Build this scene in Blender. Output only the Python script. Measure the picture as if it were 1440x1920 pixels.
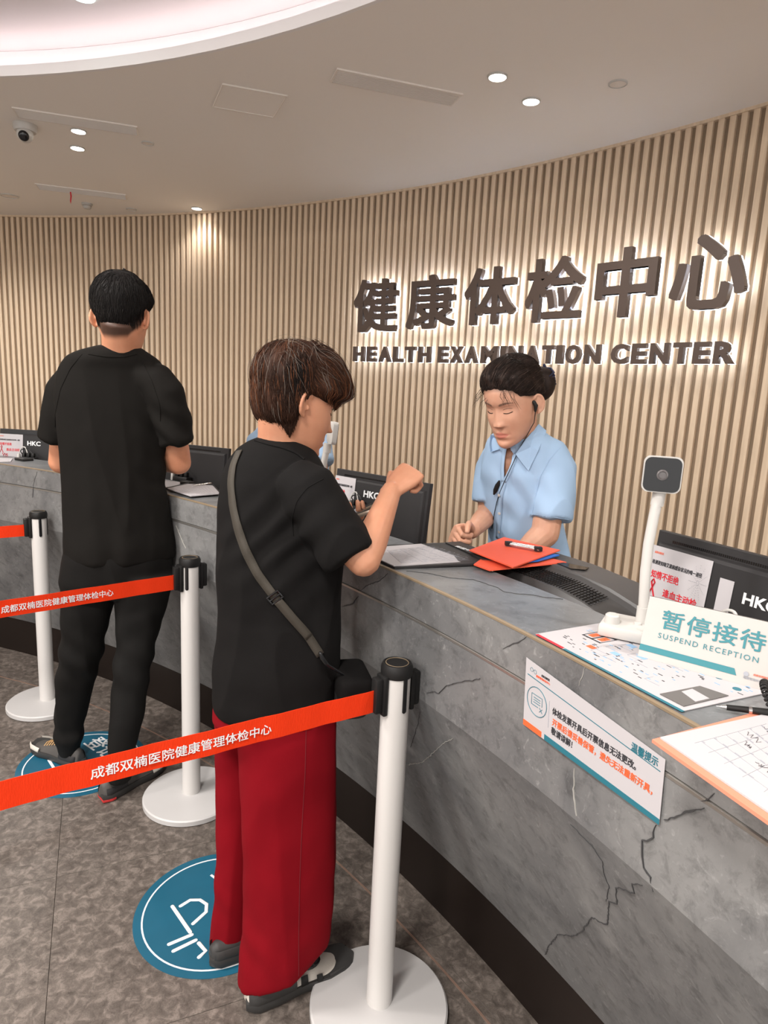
import bpy, bmesh, math, random
import numpy as np
from mathutils import Vector, Matrix
from mathutils.bvhtree import BVHTree
random.seed(7); rng = np.random.default_rng(7)
PI = math.pi
for o in list(bpy.data.objects): bpy.data.objects.remove(o)
SC = bpy.context.scene; COL = SC.collection

# ------------------------------------------------------------------ camera, world, lights, exposure
F, PITCH, ROLL, CAMH = 1224.2, .18288, .04804, 1.4397
_fw = np.array([0, math.cos(PITCH), -math.sin(PITCH)]); _rt0 = np.array([1., 0, 0]); _up0 = np.cross(_rt0, _fw)
RT = math.cos(ROLL)*_rt0 + math.sin(ROLL)*_up0; UP = -math.sin(ROLL)*_rt0 + math.cos(ROLL)*_up0
cam = bpy.data.cameras.new('camera'); camo = bpy.data.objects.new('camera', cam); COL.objects.link(camo)
cam.sensor_fit = 'VERTICAL'; cam.sensor_height = 24; cam.lens = F/1920*24; cam.clip_start = .05
camo.matrix_world = Matrix([[RT[i], UP[i], -_fw[i], (0, 0, CAMH)[i]] for i in range(3)] + [[0, 0, 0, 1]])
SC.camera = camo
vs = SC.view_settings; vs.view_transform = 'Standard'; vs.look = 'None'; vs.gamma = 1; vs.use_curve_mapping = False
vs.exposure = 0.30
world = bpy.data.worlds.new('hall_light'); SC.world = world; world.use_nodes = True
wb = world.node_tree.nodes['Background']; wb.inputs[0].default_value = (1.0, .975, .95, 1); wb.inputs[1].default_value = 1.45
CEIL = 2.584
CX, CY = -3.538, -1.064                      # centre of the round hall: wall and counter run concentric to it
DX, DY, DR = -2.175, -.659, 3.529            # centre and radius of the raised ceiling cove
def lamp(name, kind, loc, power, color=(1, .965, .915), size=.1, spot=None, rot=(0, 0, 0), blend=.8):
    l = bpy.data.lights.new(name, kind); l.energy = power; l.color = color
    if kind == 'AREA': l.shape = 'DISK'; l.size = size
    if kind == 'SPOT': l.spot_size = spot; l.spot_blend = blend; l.shadow_soft_size = size
    if kind == 'POINT': l.shadow_soft_size = size
    o = bpy.data.objects.new(name, l); COL.objects.link(o); o.location = loc; o.rotation_euler = rot
    return o

# ------------------------------------------------------------------ rays through the measured camera onto real surfaces
def rayd(px, py): return (px-720)/F*RT - (py-960)/F*UP + _fw
def at_y(px, py, y):
    d = rayd(px, py); p = d*(y/d[1]); p[2] += CAMH; return p
def at_z(px, py, z):
    d = rayd(px, py); p = d*((z-CAMH)/d[2]); p[2] += CAMH; return p
def at_r(px, py, r):
    d = rayd(px, py); a = d[0]**2+d[1]**2; b = -(d[0]*CX+d[1]*CY); c = CX*CX+CY*CY-r*r
    p = d*((-b+math.sqrt(b*b-a*c))/a); p[2] += CAMH; return p
def depth(p): return (p-np.array([0, 0, CAMH]))@_fw
def pol(r, deg, z=0): return np.array([CX+r*math.cos(math.radians(deg)), CY+r*math.sin(math.radians(deg)), z])
def theta(p): return math.degrees(math.atan2(p[1]-CY, p[0]-CX))

# ------------------------------------------------------------------ mesh builder
class MB:
    def __init__(s): s.v = []; s.f = []
    def add(s, vs, fs):
        n = len(s.v); s.v += [tuple(map(float, p)) for p in vs]; s.f += [tuple(i+n for i in f) for f in fs]; return s
    def box(s, c, size, rot=None, bev=0):
        x, y, z = [q/2 for q in size]
        if bev:
            bm = bmesh.new(); bmesh.ops.create_cube(bm, size=1)
            for v in bm.verts: v.co = Vector((v.co.x*2*x, v.co.y*2*y, v.co.z*2*z))
            bmesh.ops.bevel(bm, geom=bm.edges[:], offset=bev, segments=2, affect='EDGES', profile=.5)
            V = [v.co.copy() for v in bm.verts]; Fc = [[v.index for v in f.verts] for f in bm.faces]; bm.free()
        else:
            V = [Vector((i*x, j*y, k*z)) for k in (-1, 1) for j in (-1, 1) for i in (-1, 1)]
            Fc = [(0, 2, 3, 1), (4, 5, 7, 6), (0, 1, 5, 4), (2, 6, 7, 3), (0, 4, 6, 2), (1, 3, 7, 5)]
        M = rot.to_4x4() if rot is not None else Matrix()
        c = Vector(c); return s.add([tuple(M @ v + c) for v in V], Fc)
    def loft(s, rings, cap=True):
        n = len(rings[0]); V = [p for r in rings for p in r]; fs = []
        for k in range(len(rings)-1):
            for i in range(n):
                j = (i+1) % n; fs.append((k*n+i, k*n+j, (k+1)*n+j, (k+1)*n+i))
        if cap:
            V = V+[tuple(np.mean(rings[0], axis=0)), tuple(np.mean(rings[-1], axis=0))]; a = len(V)-2; b = a+1
            for i in range(n):
                j = (i+1) % n; fs.append((a, j, i)); fs.append((b, (len(rings)-1)*n+i, (len(rings)-1)*n+j))
        return s.add(V, fs)
    def tube(s, pts, rad, n=12, round_ends=False, flat=1.0, side=None, closed=False):
        pts = [np.array(p, float) for p in pts]; m = len(pts)
        rad = [rad]*m if np.isscalar(rad) else list(rad)
        if round_ends:
            d0 = (pts[0]-pts[1]); d0 /= np.linalg.norm(d0); d1 = pts[-1]-pts[-2]; d1 /= np.linalg.norm(d1)
            a, ra, b, rb = pts[0], rad[0], pts[-1], rad[-1]
            pts = [a+d0*ra*.95, a+d0*ra*.75, a+d0*ra*.4]+pts+[b+d1*rb*.4, b+d1*rb*.75, b+d1*rb*.95]
            rad = [ra*.3, ra*.66, ra*.92]+rad+[rb*.92, rb*.66, rb*.3]; m = len(pts)
        ref = np.array(side, float) if side is not None else None; rings = []; u = None
        for i in range(m):
            t = pts[min(i+1, m-1)]-pts[max(i-1, 0)]; t = t/(np.linalg.norm(t)+1e-9)
            if ref is not None: u = ref-t*(ref@t)
            else:
                if u is None: u = np.cross(t, [0, 0, 1]) if abs(t[2]) < .9 else np.cross(t, [0, 1, 0])
                u = u-t*(u@t)
            u = u/(np.linalg.norm(u)+1e-9); w = np.cross(t, u)
            rings.append([pts[i]+rad[i]*(math.cos(a)*u+math.sin(a)*w*flat) for a in np.linspace(0, 2*PI, n, endpoint=False)])
        return s.loft(rings)
    def lathe(s, prof, c=(0, 0, 0), n=32, axis=None):
        rings = []
        for r, z in prof: rings.append([np.array([r*math.cos(a), r*math.sin(a), z]) for a in np.linspace(0, 2*PI, n, endpoint=False)])
        if axis is not None:
            q = Vector((0, 0, 1)).rotation_difference(Vector(axis)).to_matrix(); rings = [[np.array(q @ Vector(p)) for p in r] for r in rings]
        c = np.array(c, float); return s.loft([[p+c for p in r] for r in rings])
    def prism(s, poly, a, b):      # polygon given as 3-D points, moved by vectors a and b
        n = len(poly); P = [np.array(p, float) for p in poly]; V = [p+a for p in P]+[p+b for p in P]
        return s.add(V, [tuple(range(n))[::-1], tuple(range(n, 2*n))]+[(i, (i+1) % n, n+(i+1) % n, n+i) for i in range(n)])
    def ellipsoid(s, c, r, M=None, n=20):
        V = []; fs = []; c = np.array(c, float)
        for i in range(1, n//2):
            p = PI*i/(n//2)
            for j in range(n):
                a = 2*PI*j/n; q = np.array([r[0]*math.sin(p)*math.cos(a), r[1]*math.sin(p)*math.sin(a), r[2]*math.cos(p)])
                V.append(q)
        V += [np.array([0, 0, r[2]]), np.array([0, 0, -r[2]])]; m = n//2-1
        if M is not None: V = [M @ q for q in V]
        for i in range(m-1):
            for j in range(n): k = (j+1) % n; fs.append((i*n+j, (i+1)*n+j, (i+1)*n+k, i*n+k))
        for j in range(n): k = (j+1) % n; fs.append((m*n, j, k)); fs.append((m*n+1, (m-1)*n+k, (m-1)*n+j))
        return s.add([q+c for q in V], fs)
    def merge(s, o): return s.add(o.v, o.f)
    def mesh(s, name='m'):
        me = bpy.data.meshes.new(name); me.from_pydata(s.v, [], s.f); me.update()
        bm = bmesh.new(); bm.from_mesh(me); bmesh.ops.recalc_face_normals(bm, faces=bm.faces[:]); bm.to_mesh(me); bm.free()
        return me

def tag(o, label=None, cat=None, group=None, kind=None):
    if label: o['label'] = label
    if cat: o['category'] = cat
    if group: o['group'] = group
    if kind: o['kind'] = kind
    return o
def empty(name, loc, label, cat, rz=0, group=None):
    o = bpy.data.objects.new(name, None); COL.objects.link(o); o.empty_display_size = .05
    o.location = Vector([float(q) for q in loc]); o.rotation_euler = (0, 0, rz); return tag(o, label, cat, group)
def part(name, mb, mat, parent=None, smooth=True, world=True, label=None, kind=None, autos=40):
    """one mesh object; world=True means the vertices are world coordinates even under a parent"""
    me = mb.mesh(name) if isinstance(mb, MB) else mb
    me.name = name; me.materials.clear(); me.materials.append(mat)
    if smooth:
        me.polygons.foreach_set('use_smooth', [True]*len(me.polygons))
        if autos: 
            try: me.set_sharp_from_angle(angle=math.radians(autos))
            except Exception: pass
    o = bpy.data.objects.new(name, me); COL.objects.link(o)
    if parent is not None:
        o.parent = parent
        if world:
            M = Matrix()
            p = parent
            while p is not None:
                M = Matrix.Translation(p.location) @ p.rotation_euler.to_matrix().to_4x4() @ M; p = p.parent
            me.transform(M.inverted())
    if label: o['label'] = label
    if kind: o['kind'] = kind
    return o
def copy_tree(o, parent=None):
    c = o.copy(); COL.objects.link(c); c.parent = parent
    for ch in list(o.children): copy_tree(ch, c)
    return c

# ------------------------------------------------------------------ materials
def lin(c): return tuple((q/255/12.92 if q/255 <= .04045 else ((q/255+.055)/1.055)**2.4) for q in c)
class NT:
    def __init__(s, name):
        s.m = bpy.data.materials.new(name); s.m.use_nodes = True; s.t = s.m.node_tree; s.n = s.t.nodes
        s.b = s.n['Principled BSDF']
    def new(s, typ, **kw):
        n = s.n.new(typ)
        for k, v in kw.items():
            if k.startswith('_'): setattr(n, k[1:], v)
            else: n.inputs[k.replace('__', ' ')].default_value = v
        return n
    def link(s, a, b): s.t.links.new(a, b)
def mat(name, col, rough=.5, metal=0, bump=0, bscale=200, var=0, vscale=8, spec=.5, emit=None, estr=1, stretch=(1, 1, 1), coat=0, col2=None, detail=4, sss=0, sheen=0, alpha=1, trans=0):
    N = NT(name); b = N.b; c = (*col, 1)
    b.inputs['Base Color'].default_value = c; b.inputs['Roughness'].default_value = rough; b.inputs['Metallic'].default_value = metal
    b.inputs['Specular IOR Level'].default_value = spec; b.inputs['Coat Weight'].default_value = coat
    if trans: b.inputs['Transmission Weight'].default_value = trans
    if sheen: b.inputs['Sheen Weight'].default_value = sheen; b.inputs['Sheen Roughness'].default_value = .5
    if sss:
        b.inputs['Subsurface Weight'].default_value = sss; b.inputs['Subsurface Radius'].default_value = (1, .35, .2); b.inputs['Subsurface Scale'].default_value = .008
    if emit: b.inputs['Emission Color'].default_value = (*emit, 1); b.inputs['Emission Strength'].default_value = estr
    tc = N.new('ShaderNodeTexCoord'); mp = N.new('ShaderNodeMapping', Scale=stretch); N.link(tc.outputs['Object'], mp.inputs[0])
    if var or col2:
        nz = N.new('ShaderNodeTexNoise', Scale=vscale, Detail=detail, Roughness=.6); N.link(mp.outputs[0], nz.inputs['Vector'])
        r = N.new('ShaderNodeValToRGB'); r.color_ramp.elements[0].position = .3; r.color_ramp.elements[1].position = .7
        r.color_ramp.elements[0].color = (*(col2 if col2 else [q*(1-var) for q in col]), 1)
        r.color_ramp.elements[1].color = (*(col if col2 else [min(1, q*(1+var)) for q in col]), 1)
        N.link(nz.outputs['Fac'], r.inputs[0]); N.link(r.outputs[0], b.inputs['Base Color'])
    if bump:
        nb = N.new('ShaderNodeTexNoise', Scale=bscale, Detail=3); N.link(mp.outputs[0], nb.inputs['Vector'])
        bp = N.new('ShaderNodeBump', Strength=bump, Distance=.002); N.link(nb.outputs['Fac'], bp.inputs['Height']); N.link(bp.outputs[0], b.inputs['Normal'])
    return N.m
def skin_mat(name, col, lipcol):
    N = NT(name); b = N.b; b.inputs['Roughness'].default_value = .5; b.inputs['Subsurface Weight'].default_value = .15
    b.inputs['Subsurface Radius'].default_value = (1, .35, .2); b.inputs['Subsurface Scale'].default_value = .006
    b.inputs['Specular IOR Level'].default_value = .35
    at = N.new('ShaderNodeAttribute', _attribute_name='lips'); at2 = N.new('ShaderNodeAttribute', _attribute_name='brow')
    nz = N.new('ShaderNodeTexNoise', Scale=14, Detail=5, Roughness=.6); tc = N.new('ShaderNodeTexCoord'); N.link(tc.outputs['Object'], nz.inputs['Vector'])
    r = N.new('ShaderNodeValToRGB'); r.color_ramp.elements[0].color = (*[q*m for q, m in zip(col, (.93, .84, .8))], 1); r.color_ramp.elements[1].color = (*[min(1, q*1.07) for q in col], 1)
    r.color_ramp.elements[0].position = .3; r.color_ramp.elements[1].position = .68
    N.link(nz.outputs['Fac'], r.inputs[0])
    m1 = N.new('ShaderNodeMix', _data_type='RGBA'); N.link(at.outputs['Fac'], m1.inputs[0]); N.link(r.outputs[0], m1.inputs[6]); m1.inputs[7].default_value = (*lipcol, 1)
    m2 = N.new('ShaderNodeMix', _data_type='RGBA'); N.link(at2.outputs['Fac'], m2.inputs[0]); N.link(m1.outputs[2], m2.inputs[6]); m2.inputs[7].default_value = (.03, .018, .014, 1)
    N.link(m2.outputs[2], b.inputs['Base Color'])
    nb = N.new('ShaderNodeTexNoise', Scale=420, Detail=2); N.link(tc.outputs['Object'], nb.inputs['Vector'])
    bp = N.new('ShaderNodeBump', Strength=.12, Distance=.001); N.link(nb.outputs['Fac'], bp.inputs['Height']); N.link(bp.outputs[0], b.inputs['Normal'])
    return N.m
def stone_mat(name, base, dark, light, sc=1.0, rough=.45, streak=(1, 1, 1), bump=.15, spec=.35):
    N = NT(name); b = N.b; b.inputs['Roughness'].default_value = rough; b.inputs['Specular IOR Level'].default_value = spec
    tc = N.new('ShaderNodeTexCoord'); mp = N.new('ShaderNodeMapping', Scale=streak); N.link(tc.outputs['Object'], mp.inputs[0])
    n1 = N.new('ShaderNodeTexNoise', Scale=3*sc, Detail=8, Roughness=.62, Distortion=.6); N.link(mp.outputs[0], n1.inputs['Vector'])
    r1 = N.new('ShaderNodeValToRGB'); e = r1.color_ramp.elements; e[0].position = .3; e[0].color = (*dark, 1); e[1].position = .68; e[1].color = (*light, 1)
    m = e.new(.5); m.color = (*base, 1); N.link(n1.outputs['Fac'], r1.inputs[0])
    n2 = N.new('ShaderNodeTexNoise', Scale=38*sc, Detail=6, Roughness=.72, Distortion=1.2); N.link(mp.outputs[0], n2.inputs['Vector'])
    r2 = N.new('ShaderNodeValToRGB'); r2.color_ramp.elements[0].position = .57; r2.color_ramp.elements[0].color = (0, 0, 0, 1); r2.color_ramp.elements[1].position = .75; r2.color_ramp.elements[1].color = (.55, .55, .55, 1)
    N.link(n2.outputs['Fac'], r2.inputs[0])
    n3 = N.new('ShaderNodeTexNoise', Scale=22*sc, Detail=7, Roughness=.75, Distortion=.4); mp3 = N.new('ShaderNodeMapping', Location=(3, 7, 1), Scale=streak); N.link(tc.outputs['Object'], mp3.inputs[0]); N.link(mp3.outputs[0], n3.inputs['Vector'])
    r3 = N.new('ShaderNodeValToRGB'); r3.color_ramp.elements[0].position = .35; r3.color_ramp.elements[0].color = (.6, .6, .6, 1); r3.color_ramp.elements[1].position = .5; r3.color_ramp.elements[1].color = (1, 1, 1, 1); N.link(n3.outputs['Fac'], r3.inputs[0])
    a = N.new('ShaderNodeMix', _data_type='RGBA', _blend_type='MIX'); N.link(r2.outputs[0], a.inputs[0]); N.link(r1.outputs[0], a.inputs[6]); a.inputs[7].default_value = (*[min(1, q*1.7) for q in light], 1)
    c = N.new('ShaderNodeMix', _data_type='RGBA', _blend_type='MULTIPLY'); c.inputs[0].default_value = .8; N.link(a.outputs[2], c.inputs[6]); N.link(r3.outputs[0], c.inputs[7])
    N.link(c.outputs[2], b.inputs['Base Color'])
    bp = N.new('ShaderNodeBump', Strength=bump, Distance=.002); N.link(n2.outputs['Fac'], bp.inputs['Height']); N.link(bp.outputs[0], b.inputs['Normal'])
    return N.m
M = {}
M['ceiling'] = mat('ceiling_paint', (.88, .84, .80), .85, spec=.2)
M['cove'] = mat('cove_paint', (.86, .84, .84), .8)
M['slat'] = mat('oak_slat', (.76, .60, .44), .6, spec=.25, col2=(.60, .465, .335), vscale=60, stretch=(1, 1, .05), detail=5, bump=.1)
M['slatback'] = mat('oak_groove', (.34, .255, .18), .7, spec=.2, col2=(.27, .205, .145), vscale=60, stretch=(1, 1, .05))
M['counter'] = stone_mat('grey_stone', (.168, .168, .168), (.118, .119, .122), (.235, .234, .23), 1.3, .42)
M['ledge'] = stone_mat('grey_stone_top', (.150, .156, .162), (.112, .117, .122), (.205, .211, .216), 1.0, .3, bump=.06)
M['kick'] = mat('dark_brown_metal', (.012, .008, .0065), .4, bump=.03, spec=.25)
M['brass'] = mat('tan_trim', (.22, .165, .105), .6)
M['alu'] = mat('groove_strip', (.42, .40, .37), .35, .8)
M['crack'] = mat('vein_dark', (.05, .05, .052), .6)
M['vein'] = mat('vein_light', (.42, .41, .38), .6)
M['tile'] = stone_mat('floor_stone', (.128, .108, .094), (.066, .055, .047), (.235, .20, .175), 13.0, .42, streak=(1, 1, 1), bump=.1)
M['grout'] = mat('grout', (.12, .10, .087), .9)
M['gold'] = mat('rose_gold_inlay', (.62, .42, .33), .3, .7)
M['decal'] = mat('teal_decal', (.008, .098, .165), .45, var=.06)
M['white_print'] = mat('white_print', (.78, .79, .8), .6)
M['white_metal'] = mat('white_powder_coat', (.64, .62, .60), .35, bump=.02)
M['plate'] = mat('base_plate', (.54, .53, .525), .4)
M['black'] = mat('black_plastic', (.012, .0115, .0115), .45, spec=.3, bump=.05, bscale=500)
M['black2'] = mat('charcoal_plastic', (.026, .025, .026), .5, spec=.3, bump=.04, bscale=400)
M['gloss'] = mat('gloss_black', (.008, .008, .009), .12)
M['belt'] = mat('red_webbing', (.74, .036, .004), .7, spec=.2, bump=.4, bscale=500, stretch=(1, 1, .2))
M['paper'] = mat('paper', (.47, .45, .465), .7, bump=.05, bscale=30)
M['card'] = mat('white_acrylic', (.48, .455, .43), .4)
M['teal'] = mat('teal_print', (.03, .20, .235), .5)
M['tealdark'] = mat('teal_dark_print', (.02, .15, .20), .5)
M['orange'] = mat('orange_plastic', (.82, .12, .06), .5, spec=.3)
M['orangep'] = mat('orange_print', (.85, .13, .04), .5)
M['red'] = mat('red_print', (.62, .015, .03), .5)
M['ink'] = mat('black_print', (.03, .03, .035), .6)
M['grey'] = mat('grey_print', (.35, .36, .4), .6)
M['blue'] = mat('blue_plastic', (.01, .16, .62), .4)
M['silver'] = mat('steel', (.6, .6, .6), .25, 1)
M['sign'] = mat('bronze_letter', (.105, .075, .062), .38, .3)
M['halo'] = mat('letter_glow', (.9, .93, 1), .5, emit=(.82, .9, 1), estr=4.5)
M['lamp'] = mat('lamp_glow', (1, 1, 1), .5, emit=(1, .96, .88), estr=25)
M['lampcool'] = mat('lamp_glow_cool', (1, 1, 1), .5, emit=(.6, 1, .9), estr=2.2)
M['strip'] = mat('strip_glow', (1, 1, 1), .5, emit=(1, .91, .95), estr=5)
M['white'] = mat('white_plastic', (.53, .515, .49), .4)
M['vent'] = mat('vent_white', (.80, .745, .69), .6)
M['ventdark'] = mat('vent_dark', (.30, .27, .24), .7)
M['tee_man'] = mat('black_jersey', (.0075, .0065, .0055), .85, spec=.15, bump=.1, bscale=700)
M['trouser'] = mat('black_twill', (.006, .0055, .005), .8, spec=.2, bump=.1, bscale=600)
M['tee_woman'] = mat('black_cotton', (.0062, .0056, .0055), .88, spec=.15, bump=.1, bscale=700)
M['redpant'] = mat('crimson_cloth', (.19, .003, .008), .9, spec=.1, bump=.12, bscale=700, var=.06, vscale=5)
M['shirt'] = mat('light_blue_cotton', (.31, .44, .61), .8, spec=.2, bump=.1, bscale=600)
M['darkcloth'] = mat('dark_cloth', (.015, .015, .018), .8)
M['hair_black'] = mat('black_hair', (.013, .011, .010), .6, spec=.15, col2=(.006, .005, .005), vscale=90, stretch=(1, 1, .25), bump=.5, bscale=250)
M['hair_brown'] = mat('brown_hair', (.066, .027, .015), .6, spec=.12, col2=(.010, .007, .006), vscale=9, bump=.5, bscale=250, stretch=(1, 1, .5))
M['hair_copper'] = mat('copper_hair', (.12, .046, .022), .6, spec=.12)
M['hair_grey'] = mat('grey_hair', (.16, .13, .11), .5, spec=.2)
M['hair_dark'] = mat('dark_brown_hair', (.030, .018, .014), .55, spec=.15, col2=(.010, .007, .006), vscale=60, bump=.5, bscale=250)
M['hair_sheen'] = mat('hair_highlight', (.075, .042, .030), .35)
M['skin_man'] = skin_mat('skin_tan', (.58, .27, .16), (.45, .15, .11))
M['skin_woman'] = skin_mat('skin_warm', (.50, .245, .15), (.4, .14, .1))
M['skin_staff'] = skin_mat('skin_light', (.54, .30, .205), (.44, .13, .10))
M['shoe_dark'] = mat('charcoal_knit', (.075, .069, .064), .6, bump=.25, bscale=450)
M['shoe_white'] = mat('off_white_mesh', (.62, .58, .52), .6, bump=.25, bscale=400)
M['rubber'] = mat('grey_rubber', (.035, .034, .033), .55, bump=.1)
M['lace'] = mat('gold_lace', (.55, .33, .14), .6)
M['redrubber'] = mat('red_rubber', (.6, .04, .04), .5)
M['strap'] = mat('dark_olive_webbing', (.04, .033, .024), .75, bump=.3, bscale=500)
M['phoneframe'] = mat('gold_metal', (.62, .50, .40), .3, .8)

# ------------------------------------------------------------------ text
def text_me(body, size, extrude=.0003, off=0, space=1.0, shear=0, align='CENTER', res=3):
    cu = bpy.data.curves.new('t', 'FONT'); cu.body = body; cu.size = size; cu.extrude = extrude; cu.space_character = space
    cu.shear = shear; cu.align_x = align; cu.align_y = 'CENTER'; cu.resolution_u = res
    cjk = any(ord(c) > 0x2000 for c in body)
    if not cjk: cu.offset = off*size
    o = bpy.data.objects.new('t', cu); COL.objects.link(o)
    dg = bpy.context.evaluated_depsgraph_get(); me = bpy.data.meshes.new_from_object(o.evaluated_get(dg))
    bpy.data.objects.remove(o); bpy.data.curves.remove(cu)
    if cjk and off:                                    # bold: the same strokes repeated a hair apart
        co = np.array([v.co for v in me.vertices]); fs = [tuple(p.vertices) for p in me.polygons]; V = []; Fs = []; n = len(co)
        for k, (kx, ky) in enumerate(((-1, -1), (-1, 1), (1, -1), (1, 1), (0, 1), (0, -1), (1, 0), (-1, 0))):
            V.append(co+np.array([kx*off*size*.8, ky*off*size*.8, 3e-5*k])); Fs += [tuple(i+k*n for i in f) for f in fs]
        V = np.concatenate(V); bpy.data.meshes.remove(me); me = bpy.data.meshes.new('t'); me.from_pydata([tuple(v) for v in V], [], Fs); me.update()
    return me
def frame_m(p, right, up):
    r = Vector([float(q) for q in right]).normalized(); u = Vector([float(q) for q in up]); u = (u-r*u.dot(r)).normalized(); n = r.cross(u)
    return Matrix([[r[i], u[i], n[i], float(p[i])] for i in range(3)]+[[0, 0, 0, 1]])
def text(body, p, right, up, size, m, parent, name='lettering', fitw=None, fith=None, **kw):
    me = text_me(body, size, **kw)
    co = np.array([v.co for v in me.vertices])
    if len(co) == 0: return None
    sx = sy = 1
    if fitw: sx = fitw/max(1e-6, np.ptp(co[:, 0]))
    if fith: sy = fith/max(1e-6, np.ptp(co[:, 1]))
    if fitw or fith:
        if not fith: sy = sx
        if not fitw: sx = sy
        if fitw and fith:
            c = (co.max(0)+co.min(0))/2; me.transform(Matrix.Translation(Vector((-c[0], -c[1], 0))))
        me.transform(Matrix.Diagonal((sx, sy, 1, 1)))
    me.transform(frame_m(p, right, up)); return part(name, me, m, parent, smooth=False)
def lerp(a, b, t): return a+(b-a)*t

# ------------------------------------------------------------------ the setting: floor, ceiling, wall
# floor with large stone tiles, two inlay lines
g = Vector((.404, -.915, 0)); gu = Vector((.915, .404, 0)); g0 = Vector((-.905, 1.675, 0))
fl = part('floor', MB().box((-1.5, 1.2, -.016), (14, 12, .02)), M['grout'], smooth=False); tag(fl, kind='structure')
R2 = Matrix([[gu[i], -g[i], (0, 0, 1)[i]] for i in range(3)])
tile_me = MB().box((0, 0, 0), (1.1988, .5788, .012), R2.to_3x3(), bev=.0004).mesh('tile')
tile_me.materials.append(M['tile'])
for i in range(-5, 5):
    for j in range(-9, 9):
        c = g0+gu*(1.2*(i+.5+(0 if 1 else .5)))+g*(.58*(j+.5))
        if (c-Vector((-1, 1.2, 0))).length > 5.2: continue
        if not (-7.6 < c.x < 4.6 and -4 < c.y < 6.4): continue
        o = bpy.data.objects.new('tile', tile_me); COL.objects.link(o); o.parent = fl; o.location = (c.x, c.y, -.006)
def ribbon(pts, w, z0, z1):
    mb = MB(); n = len(pts); V = []
    for i in range(n):
        t = pts[min(i+1, n-1)]-pts[max(0, i-1)]; t = t/np.linalg.norm(t); s = np.array([-t[1], t[0]])*w/2
        for q, z in ((s, z0), (-s, z0), (-s, z1), (s, z1)): V.append((pts[i][0]+q[0], pts[i][1]+q[1], z))
    fs = []
    for i in range(n-1):
        for k in range(4): fs.append((4*i+k, 4*i+(k+1) % 4, 4*i+4+(k+1) % 4, 4*i+4+k))
    fs += [(0, 1, 2, 3), (4*n-1, 4*n-2, 4*n-3, 4*n-4)]
    return mb.add(V, fs)
def inlay_r(th): return 4.36+.14*np.clip((66-th)/34, -.3, 1.6)**.8 if th < 66 else 4.36-.002*(th-66)
arc = [np.array([CX+inlay_r(t)*math.cos(math.radians(t)), CY+inlay_r(t)*math.sin(math.radians(t))]) for t in np.arange(88, 8, -1.0)]
tag(part('trim_1', ribbon(arc, .006, -.002, .0008), M['gold']), kind='structure')
arc2 = [p+(p-np.array([CX, CY]))/np.linalg.norm(p-np.array([CX, CY]))*.022 for p in arc]
tag(part('trim_2', ribbon(arc2, .0025, -.002, .0006), M['grout']), kind='structure')

# curved slatted back wall
WR = 6.215
def arc_wall(r0, r1, a0, a1, z0, z1, step=1.0):
    mb = MB(); A = np.arange(a0, a1+1e-6, step); V = []
    for a in A:
        for r, z in ((r0, z0), (r1, z0), (r1, z1), (r0, z1)): V.append(pol(r, a, z))
    fs = []; n = len(A)
    for i in range(n-1):
        for k in range(4): fs.append((4*i+k, 4*i+(k+1) % 4, 4*i+4+(k+1) % 4, 4*i+4+k))
    fs += [(0, 1, 2, 3), (4*n-1, 4*n-2, 4*n-3, 4*n-4)]
    return mb.add(V, fs)
wall = part('wall_back', arc_wall(WR+.012, WR+.1, 14, 200, 0, CEIL+.02), M['slatback']); tag(wall, kind='structure')
prof = [(.0, -.0125), (-.016, -.0125), (-.018, -.0105), (-.018, .0105), (-.016, .0125), (.0, .0125)]   # radial, tangential
slat = MB(); slat.prism([(a, b, 0) for a, b in prof], (0, 0, .0), (0, 0, CEIL-.004))
slat_me = slat.mesh('slat'); slat_me.materials.append(M['slat'])
pitch = math.degrees(.045/WR)
for i in range(292):
    a = 16+i*pitch
    o = bpy.data.objects.new('slat', slat_me); COL.objects.link(o); o.parent = wall
    o.location = Vector(pol(WR+.013, a, .0)); o.rotation_euler = (0, 0, math.radians(a))
tag(part('trim_3', arc_wall(WR-.012, WR+.02, 14, 200, CEIL-.012, CEIL, 1), M['slat'], smooth=True), kind='structure')

# ceiling: lower ring with a round opening, raised cove inside
def ring_z(cx, cy, r, z, outer, n=96):
    V = []; fs = []
    for i in range(n):
        a = 2*PI*i/n; V.append((cx+r*math.cos(a), cy+r*math.sin(a), z))
    m = len(V)
    for i in range(n):
        a = 2*PI*i/n; V.append((cx+outer*math.cos(a), cy+outer*math.sin(a), z))
    for i in range(n): fs.append((i, (i+1) % n, m+(i+1) % n, m+i))
    return V, fs
cl = MB(); n = 128
cl.lathe([(8.2, CEIL), (DR+.012, CEIL), (DR, CEIL+.006), (DR, CEIL+.036), (DR+.012, CEIL+.036), (DR+.03, CEIL+.012), (DR+.13, CEIL+.012), (DR+.15, CEIL+.03), (DR+.15, CEIL+.157), (DR+.155, CEIL+.6), (8.2, CEIL+.6)], (DX, DY, 0), n)
bm_ = cl.mesh('c')
cm = MB()
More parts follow.
